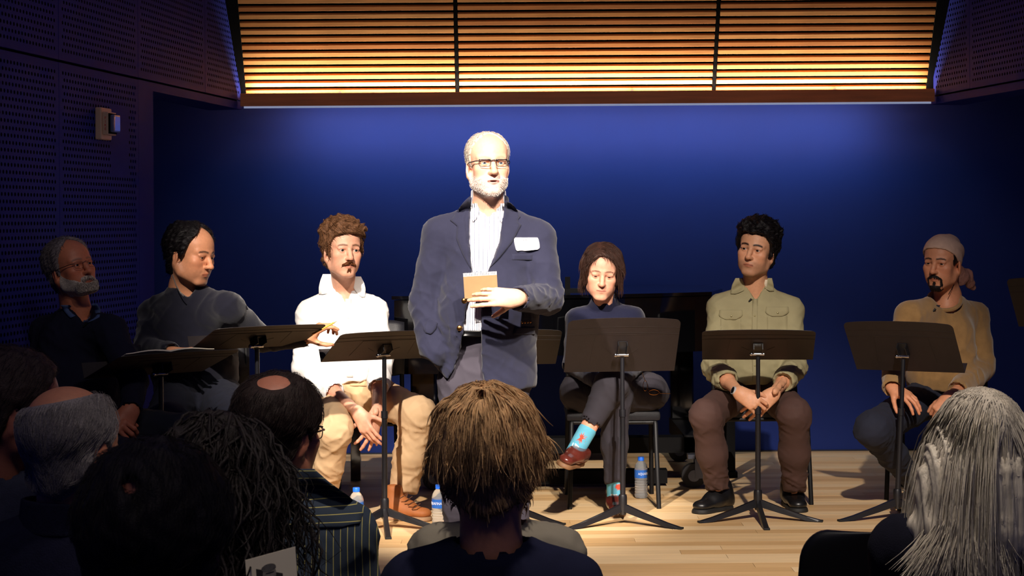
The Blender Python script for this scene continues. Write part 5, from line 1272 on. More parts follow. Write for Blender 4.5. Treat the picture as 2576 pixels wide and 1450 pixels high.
arm(s,J['SL'],J['EL'],J['WL'],(0.066,0.064,0.060,0.050)); arm(s,J['SR'],J['ER'],cuR,(0.068,0.068,0.066,0.052))
d=unit(cuR-J['ER']); s.rc(cuR+d*0.07,cuR+d*0.03,0.06,0.042,0.003,sub=True)
d=unit(J['WL']-J['EL']); s.rc(J['WL']+d*0.07,J['WL']+d*0.02,0.06,0.042,0.003,sub=True)
c7=P(2376,756,8.90); al7=math.radians(36); n7=A(-0.12,-math.sin(al7),math.cos(al7)); n7=unit(n7)
s.rc(c7-n7*0.012,c7+n7*0.16,0.077,0.082,0.006,sub=True)
m7=lambda V: 0.5+0.9*np.exp(-(((proj(V)[0]-2450)/50)**2+((proj(V)[1]-930)/60)**2))
_,V,Q=garment(p7,'sweater',s,0.0088,mm,(0.014,34,71),dirs=[(0.5,0,0.8),(-0.6,0,0.8),(0.8,0,0.3)],mask=m7); bS=bvh_of(V,Q)
x7=unit(np.cross(A(0,1,0),n7)); x7=x7 if x7[0]>0 else -x7; y7=np.cross(n7,x7)
rb=MB(); rb.tube([c7+n7*0.002+0.078*math.cos(t)*x7+0.079*math.sin(t)*y7 for t in np.linspace(0,2*math.pi,37)[:-1]],0.0105,8,closed=True); rb.build('neck_rib',mm,p7,smooth=True,world=True)
lav(p7,2350,781,bS)
s=Sdf(); s.rc(J['pv']+A(0,0,0.05),J['pv'],0.145,0.155,0.04,flat=(fd7,0.85)); legs(s,J['HL'],J['KL'],J['AL'],(0.098,0.082,0.076,0.066,0.054)); legs(s,J['HR'],J['KR'],J['AR'],(0.098,0.082,0.076,0.066,0.054))
d=unit(J['AL']-J['KL']); s.rc(J['AL']+d*0.09,J['AL']+d*0.045,0.06,0.045,0.003,sub=True)
garment(p7,'jeans',s,0.0092,mje,(0.009,36,75),dirs=[(0.3,0.2,1),(0.8,0.2,0.5),(-0.4,0.2,0.9)])
msn=mat('sneaker_black',(20,20,24),0.7); msw=mat('sneaker_sole',(214,200,186),0.7)
h1=P(2276,1238,9.0); t1=h1+A(0.20,-0.16,-0.10); t1[2]=max(t1[2],0.012); shoe(p7,h1,t1,msn,msw,width=0.046,name='sneaker',up=(0.25,0.1,1),soleh=0.026)
h1=A(J['AR'][0],J['AR'][1]+0.06,0); shoe(p7,h1,h1+A(-0.05,-0.28,0),msn,msw,width=0.046,name='sneaker',soleh=0.026)
P7=dict(jaw=0.98,nose=1.0,eye=0.0040,brow=0.85,browc=(40,28,24),browh=0.005,shells=[dict(name='goatee',tf=moust_tf(0.0035,0.03,0.85),t=0.0035,mat='beard_dark',rgb=(34,26,26),n=420,len=0.007,K=4,flow=lambda X: np.stack([np.sign(X[:,0])*0.5,0*X[:,0],-1+0*X[:,0]],1),rad=0.0007,noise=0.25,lift=0.3)],chest=J['nb']*0.6+J['ch']*0.4+A(0,-0.03,0.03),look=(0.05,0.02))
sc7=dict(tf=(lambda X: (lambda x,y,z,ang: (0.0085+0.0035*np.sin(90*(z*0.9+y*0.55)+2*np.sin(x*40))*sst(y,-0.02,0.05))*sst(z-(np.interp(ang,[0,30,60,85,110,140,180],[0.070,0.064,0.040,0.010,-0.005,-0.035,-0.045])),-0.002,0.003)-0.004*(1-sst(z-np.interp(ang,[0,30,60,85,110,140,180],[0.070,0.064,0.040,0.010,-0.005,-0.035,-0.045]),-0.002,0.003)))(X[...,0],X[...,1],X[...,2],np.degrees(np.arctan2(np.abs(X[...,0]),-X[...,1])))),name='headscarf',t=0.008,mat='scarf_pale',rgb=(196,162,142),var=0.08,vs=40,bump=0.15,rough=0.85)
P7['shells'].append(sc7)
st7=dict(mat='hair_black',rgb=(24,20,22),t=0.004,line={0:0.2,50:0.2,60:0.0,72:-0.015,85:-0.005,100:0.0,120:-0.07,180:-0.08},wave=0.1)
sk=(206,140,104)
hc=P(2371,661,8.86)
hd,toW,toL,_,R7=build_head(p7,P7,hc,1.07,-36,-2,2,J['nb'],0.056,sk,hair=st7)
s=Sdf(); 
k0=toW((0.01,0.108,-0.030)); s.ell(k0,(0.028,0.020,0.020),0.01)
def tail(a,b,c,r0,r1,q): s.chain([a,b,c],[r0,(r0+r1)/2,r1],0.012,flat=(q,0.38))
tail(k0,P(2432,690,9.0),P(2440,712,9.02),0.026,0.020,(0.3,1,0.2)); tail(k0,P(2425,700,8.98),P(2448,724,9.04),0.026,0.016,(0.2,1,0.1)); tail(k0,P(2412,696,8.97),P(2416,712,8.98),0.022,0.016,(0.2,1,0.1))
V,Q=s.mesh(0.0045); V=V+normals(V,Q)*wrinkle(V,0.004,120,5)[:,None]; mk('scarf_knot',V,Q,mat('scarf_brown',(150,104,92),rough=0.85,var=0.12,vs=60,bump=0.15,bs=300),p7)
add_patch(p7,'undershirt',[(768,2340,2366),(776,2348,2362)],bS,-0.004,0.002,mn,5,5)
cd_=MB(); cd_.tube([toW((0.052,0.03,-0.085)),toW((0.05,-0.01,-0.115)),toW((0.045,-0.035,-0.14))],0.0018,6); cd_.build('cord_necklace',M_lav,p7,smooth=True,world=True)
wl,wr=J['WL'],J['WR']
hv,hq=hand(wl,A(0.55,-0.55,-0.35),A(-0.1,-0.35,1),-1,[(16,22,14),(18,22,14),(22,24,14),(26,26,14)],elbow=J['EL'],thumb=(0.2,0.2),spread=1.4)
gv,gq=hand(wr,A(-0.62,-0.25,-0.62),A(-0.25,-0.85,0.45),-1,[(58,70,40),(60,72,40),(62,72,40),(64,70,40)],elbow=J['ER'],thumb=(0.5,0.4),spread=0.5)
body(p7,[hd,(hv,hq,handcol(hv,wl,sk)),(gv,gq,handcol(gv,wr,sk))],J,sk)

# ---- man in profile reaching over the second stand
J=J_(nb=(466,728,7.98),SL=(392,790,8.02),SR=(572,778,7.84),EL=(368,884,7.84),WL=(428,888,7.66),ER=(660,856,8.02),WR=(768,850,7.98),ch=(478,830,7.96),ws=(490,925,7.95),pv=(496,985,8.00),HL=(448,1000,7.95),HR=(550,1000,7.92),KL=(415,1070,7.42),KR=(585,1075,7.45),AL=(420,1300,7.60),AR=(585,1300,7.62))
p2=empty('person',(J['pv'][0],8.0,0),'seated dark haired man in charcoal V-neck sweater pointing with a pencil','person')
chair(J['pv'][0],8.08,8,'black chair under the man with the pencil')
mch=mat('knit_charcoal',(25,25,37),rough=0.95,var=0.08,vs=30,bump=0.3,bs=420,sheen=0.25,spec=0.15)
fd2=unit(A(0.35,-0.94,0))
s=Sdf(); torso(s,J,W=(0.178,0.172,0.172),depth=0.72,fd=fd2,sh=0.062,neck=0.058,belly=0.03)
pxhem(s,[(340,990),(420,992),(500,996),(600,985)])
arm(s,J['SL'],J['EL'],J['WL'],(0.070,0.066,0.062,0.046)); arm(s,J['SR'],J['ER'],J['WR'],(0.066,0.062,0.056,0.042))
for w_,e in ((J['WL'],J['EL']),(J['WR'],J['ER'])): 
    d=unit(w_-e); s.rc(w_+d*0.08,w_+d*0.02,0.06,0.036,0.003,sub=True)
s.rc(J['nb']+A(0.02,-0.02,0.14),J['nb']-A(0,0,0.03),0.066,0.066,0.004,sub=True)
pxcut(s,[(690,424,500),(712,430,498),(732,452,488),(748,470,478)],7.4,8.02,0.003)
_,V,Q=garment(p2,'sweater',s,0.0092,mch,(0.011,34,81),dirs=[(0.5,0,0.8),(-0.6,0,0.8),(0.8,0,0.3)]); bS=bvh_of(V,Q); lav(p2,473,746,bS)
s=Sdf(); s.rc(J['pv']+A(0,0,0.05),J['pv'],0.15,0.165,0.04,flat=((0,1,0),0.85)); legs(s,J['HL'],J['KL'],J['AL'],(0.105,0.088,0.08,0.072,0.06)); legs(s,J['HR'],J['KR'],J['AR'],(0.105,0.088,0.08,0.072,0.06))
garment(p2,'trousers',s,0.013,mje,(0.009,34,85))
for a in (J['AL'],J['AR']): shoe(p2,A(a[0],a[1]+0.06,0),A(a[0],a[1]-0.22,0),M_leather,M_sole,h=0.010)
st2=dict(mat='hair_black',rgb=(24,20,22),t=0.012,line={0:0.125,28:0.112,45:0.082,58:0.052,70:0.00,80:-0.03,90:-0.01,104:0.0,120:-0.04,140:-0.085,180:-0.10},back=0.5,soft=0.010,bald=[((0.0,0.035,0.115),(0.03,0.035,0.02))],wave=0.25,fq=190,n=1600,len=0.028,K=5,noise=0.3,grav=0.2,lift=0.08,rad=0.0008,flow=lambda X: np.stack([X[:,0]*4,0.8+0*X[:,0],-0.4+0*X[:,0]],1))
P2=dict(jaw=1.10,nose=1.06,eye=0.0026,gaze=-0.0025,look=(0.0,-0.35),brow=0.75,browc=(52,36,30),smile=-0.002,chin=0.95,chest=J['nb']-A(-0.03,0.02,0.09),paint=[(lambda x,y,z: 0.6*stub6(x,y,z),(120,76,60))])
sk=(214,148,110)
hc=P(480,640,7.90)
hd,toW,toL,_,_=build_head(p2,P2,hc,1.06,60,-9,3,J['nb'],0.062,sk,hair=st2)
nk2=MB(); nk2.tube([P(434,692,7.86),P(442,716,7.82),P(452,734,7.80),P(462,746,7.79)],0.0026,6); nk2.build('chain_necklace',mat('silver_chain',(214,205,190),0.3,metal=0.9,bump=0.4,bs=700),p2,smooth=True,world=True)
wl,wr=J['WL'],J['WR']
hv,hq=hand(wl,A(0.9,-0.3,0.05),A(0.0,-0.3,1),1,[20,22,24,26],elbow=J['EL'],h=0.004)
gv,gq=hand(wr,A(0.78,-0.30,0.52),A(-0.25,-0.55,0.80),-1,[(6,30,30),(34,52,34),(42,56,36),(50,56,36)],elbow=J['ER'],thumb=(0.7,0.5),spread=1.2)
body(p2,[hd,(hv,hq,handcol(hv,wl,sk)),(gv,gq,handcol(gv,wr,sk))],J,sk)
a,b_=P(785,842,7.80),P(848,808,7.86); d=unit(b_-a)
pc=empty('pencil',a,'yellow pencil held out by the man in the charcoal sweater','pencil')
MB().tube([a+d*0.02,b_-d*0.018],0.0040,6).build('barrel',mat('pencil_yellow',(236,178,60),0.4),pc,world=True)
MB().tube([b_-d*0.018,b_],[0.0040,0.0006],6).build('point',mat('pencil_wood',(206,170,130),0.7),pc,world=True)
MB().tube([a,a+d*0.02],0.0042,8).build('eraser',mat('pencil_eraser',(226,140,60),0.6),pc,world=True)

# ---- bearded man with glasses at the far left
J=J_(nb=(192,790,7.17),SL=(118,838,7.24),SR=(278,836,7.04),EL=(104,985,7.12),WL=(258,1052,6.75),ER=(338,960,6.93),WR=(330,1030,6.77),ch=(196,880,7.15),ws=(196,980,7.15),pv=(196,1065,7.21),HL=(150,1080,7.17),HR=(246,1080,7.13),KL=(310,1165,6.64),KR=(470,1100,6.79),AL=(330,1300,6.79),AR=(440,1300,6.90))
p1=empty('person',(J['pv'][0],7.21,0),'seated man with white beard and rimless glasses in dark sweater','person')
chair(J['pv'][0]+0.03,7.27,14,'black chair under the white bearded man')
mdk=mat('knit_black',(24,24,42),rough=0.95,var=0.08,vs=30,bump=0.3,bs=420,spec=0.15)
mcb=mat('shirt_chambray',(62,80,122),rough=0.85,var=0.08)
fd1=unit(A(0.45,-0.9,0))
s=Sdf(); torso(s,J,W=(0.155,0.150,0.150),depth=0.72,fd=fd1,sh=0.054,neck=0.051,belly=0.01)
arm(s,J['SL'],J['EL'],J['WL'],(0.061,0.058,0.054,0.041)); arm(s,J['SR'],J['ER'],J['WR'],(0.060,0.056,0.053,0.041))
for w_,e in ((J['WL'],J['EL']),(J['WR'],J['ER'])): 
    d=unit(w_-e); s.rc(w_+d*0.08,w_+d*0.015,0.06,0.036,0.003,sub=True)
s.rc(J['nb']+A(0.02,-0.02,0.14),J['nb']-A(0,0,0.03),0.059,0.059,0.004,sub=True)
pxcut(s,[(740,160,250),(765,172,240),(795,196,228),(812,208,216)],6.6,7.21,0.003)
_,V,Q=garment(p1,'sweater',s,0.0092,mdk,(0.009,36,91)); bS=bvh_of(V,Q); lav(p1,214,818,bS)
ring_collar(p1,J['nb']+A(0.0,0,-0.012),(0.10,-0.14,1),0.066,0.061,0.044,mcb,[(700,176,250),(770,190,240),(805,206,220)],6.6,7.19,tilt=(-0.1,0.25,1))
add_patch(p1,'collar_point',[(768,152,176),(782,160,192),(796,172,190),(800,176,180)],bS,0.006,0.004,mcb,6,8)
add_patch(p1,'collar_point',[(764,232,244),(780,228,254),(800,214,250),(812,208,222)],bS,0.006,0.004,mcb,6,8)
s=Sdf(); s.rc(J['pv']+A(0,0,0.05),J['pv'],0.15,0.16,0.04,flat=((0,1,0),0.85)); legs(s,J['HL'],J['KL'],J['AL'],(0.10,0.085,0.078,0.07,0.06)); legs(s,J['HR'],J['KR'],J['AR'],(0.10,0.085,0.078,0.07,0.06))
garment(p1,'trousers',s,0.013,mje,(0.009,34,95))
for a in (J['AL'],J['AR']): shoe(p1,A(a[0],a[1]+0.06,0),A(a[0]+0.08,a[1]-0.21,0),M_leather,M_sole,h=0.010)
st1=dict(mat='hair_grey',rgb=(120,110,110),t=0.012,line={0:0.125,30:0.118,50:0.095,65:0.055,78:0.00,86:-0.025,96:-0.005,108:0.0,125:-0.05,180:-0.09},back=0.3,soft=0.012,wave=0.2,n=1500,len=0.03,K=5,noise=0.4,grav=0.2,lift=0.3,rad=0.0007,flow=lambda X: np.stack([X[:,0]*4,0.8+0*X[:,0],-0.4+0*X[:,0]],1))
P1=dict(jaw=1.02,nose=1.10,eye=0.0042,brow=0.5,browc=(90,70,64),shells=[dict(name='beard',tf=beard_tf(0.014),t=0.012,mat='beard_pale',rgb=(180,166,154),n=1500,len=0.013,K=5,flow=dn,rad=0.0008,noise=0.35,lift=0.35)],chest=J['nb']-A(-0.02,0.02,0.08))
sk=(196,118,86)
hc=P(178,676,7.12)
hd,toW,toL,_,_=build_head(p1,P1,hc,0.95,50,13,-6,J['nb'],0.055,sk,hair=st1)
glasses(p1,toW,mat('wire_frame',(60,50,48),0.3,metal=0.7),'wire',w=0.0195,hh=0.0145,zc=-0.003,y0=-0.103)
wl,wr=J['WL'],J['WR']
hv,hq=hand(wl,A(0.8,-0.35,-0.35),A(-0.1,-0.75,0.6),1,[(36,44,28),(40,46,28),(42,48,28),(44,48,28)],elbow=J['EL'],thumb=(0.4,0.4),spread=0.6)
gv,gq=hand(wr,A(-0.3,-0.45,-0.75),A(0.5,-0.7,0.3),-1,[(30,34,20),(32,36,20),(34,36,20),(36,38,20)],elbow=J['ER'],thumb=(0.4,0.4),spread=0.7)
body(p1,[hd,(hv,hq,handcol(hv,wl,sk)),(gv,gq,handcol(gv,wr,sk))],J,sk)

# ---- eighth reader, almost wholly beyond the right edge
J=J_(nb=(2768,760,8.9),SL=(2690,800,8.8),SR=(2850,800,9.0),EL=(2672,930,8.75),WL=(2720,1000,8.5),ER=(2870,930,8.9),WR=(2800,1000,8.55),ch=(2768,850,8.92),ws=(2768,930,8.92),pv=(2768,990,8.95),HL=(2720,1003,8.9),HR=(2820,1003,8.92),KL=(2618,1090,8.42),KR=(2790,1090,8.42),AL=(2640,1250,8.6),AR=(2790,1260,8.6))
p8=empty('person',(J['pv'][0],8.95,0),'person in blue jeans whose knee shows at the right edge','person')
chair(J['pv'][0],9.03,-15,'black chair beyond the right edge of the view')
mj8=mat('jeans_blue',(44,58,128),rough=0.9,var=0.1,vs=30)
s=Sdf(); torso(s,J,W=(0.16,0.155,0.158),depth=0.7,sh=0.058); arm(s,J['SL'],J['EL'],J['WL']); arm(s,J['SR'],J['ER'],J['WR'])
s.rc(J['nb']+A(0,-0.02,0.14),J['nb']-A(0,0,0.03),0.064,0.064,0.004,sub=True); garment(p8,'sweater',s,0.014,mdk,None)
s=Sdf(); s.rc(J['pv']+A(0,0,0.05),J['pv'],0.15,0.16,0.04,flat=((0,1,0),0.85)); legs(s,J['HL'],J['KL'],J['AL']); legs(s,J['HR'],J['KR'],J['AR']); garment(p8,'jeans',s,0.011,mj8,(0.006,34,99))
for a in (J['AL'],J['AR']): shoe(p8,A(a[0],a[1]+0.06,0),A(a[0]-0.06,a[1]-0.21,0),M_leather,M_sole,h=0.012)
hd,toW,toL,_,_=build_head(p8,{},P(2760,680,8.84),1.05,-30,0,0,J['nb'],0.055,(205,150,120),h=0.004,hair={**st6,'n':300})
hv,hq=hand(J['WL'],A(0.4,-0.6,-0.2),A(0,-0.3,1),-1,[20,22,24,26],elbow=J['EL'],h=0.005); gv,gq=hand(J['WR'],A(-0.4,-0.6,-0.2),A(0,-0.3,1),1,[20,22,24,26],elbow=J['ER'],h=0.005)
body(p8,[hd,(hv,hq,handcol(hv,J['WL'],(205,150,120))),(gv,gq,handcol(gv,J['WR'],(205,150,120)))],J,sk)

# ------------------------------------------------------------------ audience seen from behind, on the lower floor
M_shell=mat('chair_shell_black',(8,8,10),rough=0.45,spec=0.5)
def aud_chair(x,y,deg,label):
    o=empty('audience_chair',(x,y,AF),label,'chair','black shell chairs of the audience',math.radians(deg))
    V=[];F=[]; n=17; VV=[0,0.15,0.35,0.55,0.72,0.78,0.83,0.87,0.905,0.935,0.96,0.98,0.992,1.0]; m=len(VV)
    # backrest: rounded moulded shell, slightly curved
    for i in range(m):
        v=VV[i]; z=0.46+0.34*v
        hw=0.24*(1-0.03*v) if v<0.72 else 0.24*0.97-0.075*(1-math.sqrt(max(0,1-((v-0.72)/0.28)**2)))
        for k in range(n):
            u=-1+2*k/(n-1); V.append((hw*u,0.20+0.06*v-0.05*u*u*(1)-0.0,z))
    nb_=len(V)
    V+=[(x_,y_+0.012,z_) for x_,y_,z_ in V]
    for i in range(m-1):
        for k in range(n-1):
            a=i*n+k; F.append((a,a+1,a+n+1,a+n)); F.append((nb_+a,nb_+a+n,nb_+a+n+1,nb_+a+1))
    for k in range(n-1): F.append((k,nb_+k,nb_+k+1,k+1)); a=(m-1)*n+k; F.append((a,a+1,nb_+a+1,nb_+a))
    for i in range(m-1): a=i*n; F.append((a,a+n,nb_+a+n,nb_+a)); a=i*n+n-1; F.append((a,nb_+a,nb_+a+n,a+n))
    mk('backrest',V,F,M_shell,o,smooth=True,world=False)
    MB().box((-0.23,-0.24,0.425),(0.23,0.20,0.45),bev=0.012).build('seat',M_shell,o,smooth=True)
    for q in (-1,1):
        MB().tube([(q*0.20,-0.2,0.43),(q*0.22,-0.24,0.0)],0.011,8).build('leg',M_ctube,o,smooth=True)
        MB().tube([(q*0.20,0.235,0.58),(q*0.205,0.20,0.43),(q*0.22,0.24,0.0)],0.011,8).build('leg',M_ctube,o,smooth=True)
    return o
ac0=None
def achair(x,y,deg,label):
    global ac0
    if ac0 is None: ac0=aud_chair(x,y,deg,label); return
    c=ac0.copy(); COL.objects.link(c); c.location=(x,y,AF); c.rotation_euler=(0,0,math.radians(deg)); c['label']=label
    for ch in ac0.children: d=ch.copy(); COL.objects.link(d); d.parent=c
def sitter(label,chair_label,hc,nb,SL,SR,head,hair,yaw,pitch,roll,skin,mtop,mleg,scale=1.06,fd=(0,1,0),topname='shirt',neck_r=0.056,W=0.165,sh=0.06,wr=(0.006,40,1),hs=0.0058,nbk=0.072,bh=0.012,slump=0.0,chairdeg=180,legs_=True):
    fd=unit(fd); nb=np.array(nb); rt=unit(np.cross(fd,A(0,0,1)))
    hip=A(nb[0],nb[1],AF+0.50)-fd*(0.02-slump)
    o=empty('person',(hip[0],hip[1],AF),label,'person')
    ch=nb*0.72+hip*0.28+A(0,0,-0.02); ws=nb*0.38+hip*0.62; m=(SL+SR)/2
    J=dict(nb=nb,SL=SL,SR=SR,ch=ch,ws=ws,pv=hip)
    EL=SL+A(0,0,-0.29)+fd*0.05+unit(SL-m)*0.06; ER=SR+A(0,0,-0.29)+fd*0.05+unit(SR-m)*0.06
    WL=hip+A(0,0,0.14)+fd*0.36+unit(SL-m)*0.09; WR=hip+A(0,0,0.14)+fd*0.36+unit(SR-m)*0.09
    s=Sdf(); torso(s,J,W=(W,W*0.97,W*0.97),depth=0.70,fd=fd,sh=sh,neck=0.056,k=0.055)
    arm(s,SL,EL,WL,(sh*1.02,0.058,0.054,0.044)); arm(s,SR,ER,WR,(sh*1.02,0.058,0.054,0.044))
    up=unit(hc-nb); s.rc(nb+up*0.14,nb-up*0.02,nbk-0.004,nbk,0.006,sub=True)
    _,V,Q=garment(o,topname,s,bh,mtop,wr); 
    s=Sdf(); sd=unit(SL-m)*0.10; s.rc(hip+A(0,0,0.05),hip,0.15,0.165,0.04,flat=(fd,0.9))
    for q in (1,-1): 
        H=hip+sd*q; K=H+fd*0.44+A(0,0,0.02)+sd*q*0.3; An=K+A(0,0,-(K[2]-AF)+0.09)-fd*0.04; legs(s,H,K,An)
        ff=A(An[0],An[1],AF)-fd*0.07; shoe(o,ff,ff+fd*0.28,M_leather,M_sole,h=0.016)
    garment(o,'trousers',s,0.020,mleg,None)
    hd,toW,toL,Fd,R=build_head(o,dict(eye=0.0,brow=0.3,**head),hc,scale,yaw,pitch,roll,nb,neck_r,skin,h=hs,hair=hair)
    parts=[hd]
    for Wp,E,sdv in ((WL,EL,-1),(WR,ER,1)):
        v,q=hand(Wp,fd+A(0,0,-0.25)-0.35*unit(Wp-hip-fd*((Wp-hip)@fd)),A(0,0,1)+fd*0.2,sdv,[22,24,26,28],elbow=E,h=0.008); parts.append((v,q,handcol(v,Wp,skin)))
    Jc=dict(J,EL=EL,ER=ER,WL=WL,WR=WR)
    for q,a in ((1,'L'),(-1,'R')):
        H=hip+sd*q; Jc['H'+a]=H; Jc['K'+a]=H+fd*0.44+A(0,0,0.02)+sd*q*0.3; Jc['A'+a]=Jc['K'+a]+A(0,0,-(Jc['K'+a][2]-AF)+0.09)-fd*0.04
    body(o,parts,Jc,skin)
    achair(hip[0]+fd[0]*-0.02,hip[1]-0.02,chairdeg,chair_label)
    return o,toW,V,Q,J
back=lambda X: np.stack([X[:,0]*3,0.6+0*X[:,0],-0.7+0*X[:,0]],1)
# blond man in the middle
mtee=mat('tee_navy',(20,22,44),rough=0.95,var=0.1,vs=25,bump=0.2,bs=500,spec=0.15)
mdk2=mat('trousers_black',(18,18,26),rough=0.9)
D=3.83
hF=dict(mat='hair_blond',rgb=(186,146,102),t=0.017,line={0:0.07,40:0.06,60:0.03,72:-0.02,86:-0.005,98:0.012,112:-0.035,130:-0.085,180:-0.105},top=0.3,side=0.5,soft=0.006,bald=[((0.0,0.060,0.112),(0.016,0.016,0.016))],bs0=0.4,bs1=1.9,wave=0.22,fq=110,n=4600,locks=dict(n=520,rad=0.0019,len=lambda X: 0.05*sst(X[:,2],-0.03,0.04)+0.02,K=8,noise=0.22,grav=0.8,fall=1.0),len=lambda X: 0.055*sst(X[:,2],-0.03,0.04)+0.020,K=6,noise=0.16,grav=0.9,fall=1.0,stick=0.25,lift=0.03,rad=0.0008,var=0.4,vs=70,zmin=-0.12,
  flow=lambda X: np.stack([X[:,0]*9,(X[:,1]-0.05)*8,-0.5+0*X[:,0]],1),stretch=(1,1,0.3))
pF=sitter('person with tousled sandy hair and navy tee seen from behind in the centre foreground','black shell chair under the sandy haired person',P(1230,1150,D),P(1236,1375,D+0.01),P(1040,1478,D),P(1432,1478,D),dict(),hF,180-6,0,2,(206,140,112),mtee,mdk2,scale=1.08,topname='tee_shirt',W=0.17,wr=(0.005,30,111),neck_r=0.062,nbk=0.078)
pF,tF_,V,Q,JF=pF
ring_collar(pF,JF['nb']+A(0,-0.004,-0.012),(0,-0.22,1),0.090,0.084,0.018,mtee,None,0,0,name='neck_band',th=0.009)
# grey jacket in front of him, head hidden behind his
mgj=mat('jacket_grey',(128,120,106),rough=0.9,var=0.06,bump=0.12,bs=500)
D=4.50
sitter('person in grey jacket in the front row, head hidden behind the sandy haired person','black shell chair under the person in grey jacket',P(1246,1195,D),P(1248,1350,D+0.01),P(1098,1398,D),P(1398,1396,D),dict(),dict(hF,mat='hair_brown',rgb=(88,58,38),n=300),180,0,0,(206,140,112),mgj,mdk2,scale=0.98,topname='jacket',W=0.16,wr=(0.010,30,121),sh=0.062)
# man in striped shirt
mst=mat('shirt_striped_dark',(38,50,66),rough=0.9,var=0.08,vs=30,bump=0.1,bs=500,stripes=('X',0.0155,0.10,(176,166,96)))
mstz=mat('shirt_striped_yoke',(38,50,66),rough=0.9,var=0.08,vs=30,bump=0.1,bs=500,stripes=('Z',0.0165,0.10,(176,166,96)))
D=4.2
hE=dict(mat='hair_darkbrown',rgb=(40,28,24),t=0.011,line={0:0.09,40:0.07,60:0.03,72:-0.02,86:-0.005,98:0.010,112:-0.03,130:-0.08,180:-0.10},soft=0.008,side=0.3,bald=[((-0.012,0.050,0.108),(0.048,0.050,0.045))],bs0=0.35,bs1=1.5,wave=0.2,fq=160,n=3200,len=0.024,K=4,noise=0.22,grav=0.2,lift=0.10,rad=0.00042,zmin=-0.12,flow=back)
pE,tE,V,Q,JE=sitter('person in dark shirt with thin yellow stripes and a thinning crown seen from behind','black shell chair under the person in striped shirt',P(700,1085,D),P(712,1240,D+0.01),P(562,1345,D+0.02),P(868,1345,D),dict(),hE,180-28,-4,-3,(176,112,88),mst,mdk2,scale=1.05,wr=(0.008,30,131),W=0.185,sh=0.062,bh=0.010)
bE=bvh_of(V,Q)
add_patch(pE,'yoke',[(1180,650,790),(1215,610,830),(1250,580,880),(1290,560,915),(1318,560,905),(1322,640,880),(1330,700,860)],bE,0.002,0.003,mstz,24,24)
add_patch(pE,'back_pleat',[(1308,660,684),(1318,668,682),(1450,668,686)],bE,0.002,0.003,mst,4,20)
ring_collar(pE,JE['nb']+A(0,0,-0.01),(0,0.10,1),0.082,0.074,0.052,mstz,None,0,0)
glasses(pE,tE,mat('frame_black',(14,16,26)),'full',w=0.020,hh=0.014,zc=-0.002,y0=-0.103)
# balding grey man with dark coat
mco=mat('coat_dark',(24,24,44),rough=0.95,var=0.15,vs=60,bump=0.4,bs=260,spec=0.15)
D=3.9
hB=dict(mat='hair_silver',rgb=(132,124,124),t=0.010,line={0:0.125,40:0.105,60:0.07,76:0.0,86:-0.03,98:0.0,112:-0.03,130:-0.085,180:-0.105},soft=0.010,side=0.4,bald=[((0.0,0.045,0.116),(0.068,0.085,0.062))],wave=0.15,fq=140,n=3200,len=0.034,K=5,noise=0.12,grav=0.4,lift=0.05,rad=0.00045,zmin=-0.12,flow=back,var=0.4)
pB,tB,V,Q,JB=sitter('balding person with grey fringe and dark coat with stand-up collar','black shell chair under the balding person in dark coat',P(183,1130,D),P(158,1310,D+0.01),P(8,1420,D),P(310,1420,D),dict(),hB,180-24,-12,10,(186,122,92),mco,mdk2,scale=1.08,topname='coat',wr=(0.006,34,141),W=0.18,sh=0.066)
ring_collar(pB,JB['nb']+A(0,0,-0.005),(0.06,0.05,1),0.094,0.090,0.050,mco,None,0,0,th=0.010)
# dark haired man at the left edge
D=4.15
hA=dict(hE,mat='hair_cocoa',rgb=(58,44,40),bald=[],t=0.014,n=1500)
pA,tA,V,Q,JA=sitter('person with dark hair cut off by the left edge, face turned right','black shell chair at the left edge of the audience',P(32,1030,D),P(-2,1185,D+0.01),P(-150,1290,D),P(120,1275,D),dict(),hA,180-62,-4,2,(170,104,84),mat('knit_slate',(40,42,62),0.95,var=0.15,vs=60,bump=0.4,bs=300),mdk2,scale=1.06,topname='sweater',wr=(0.006,34,151),fd=(0.25,0.97,0))
glasses(pA,tA,mat('frame_black',(14,16,26)),'full',w=0.020,hh=0.014,zc=-0.002,y0=-0.103)
# curly haired woman holding the leaflet
D=3.25
hD=dict(mat='hair_curly_dark',rgb=(24,16,15),t=0.022,line={0:0.07,40:0.05,60:0.0,80:-0.06,110:-0.09,180:-0.11},soft=0.008,side=0.3,wave=0.35,fq=120,n=700,len=0.26,K=10,noise=0.10,grav=1.3,fall=1.5,lift=0.0,curl=(0.020,2.6),rad=0.0008,locks=dict(n=650,rad=0.0027,len=0.27,K=13,curl=(0.015,2.6),noise=0.14),zmin=-0.12,flow=back,var=0.4)
pD,tD,V,Q,JD=sitter('person with long dark curly hair seen from behind, left of the striped shirt','black shell chair under the curly haired person',P(548,1245,D),P(548,1440,D+0.01),P(420,1560,D),P(680,1560,D),dict(jaw=0.92),hD,180-20,-4,0,(190,126,100),mdk,mdk2,scale=1.0,topname='sweater',wr=(0.005,34,161),W=0.14,sh=0.052,neck_r=0.048)
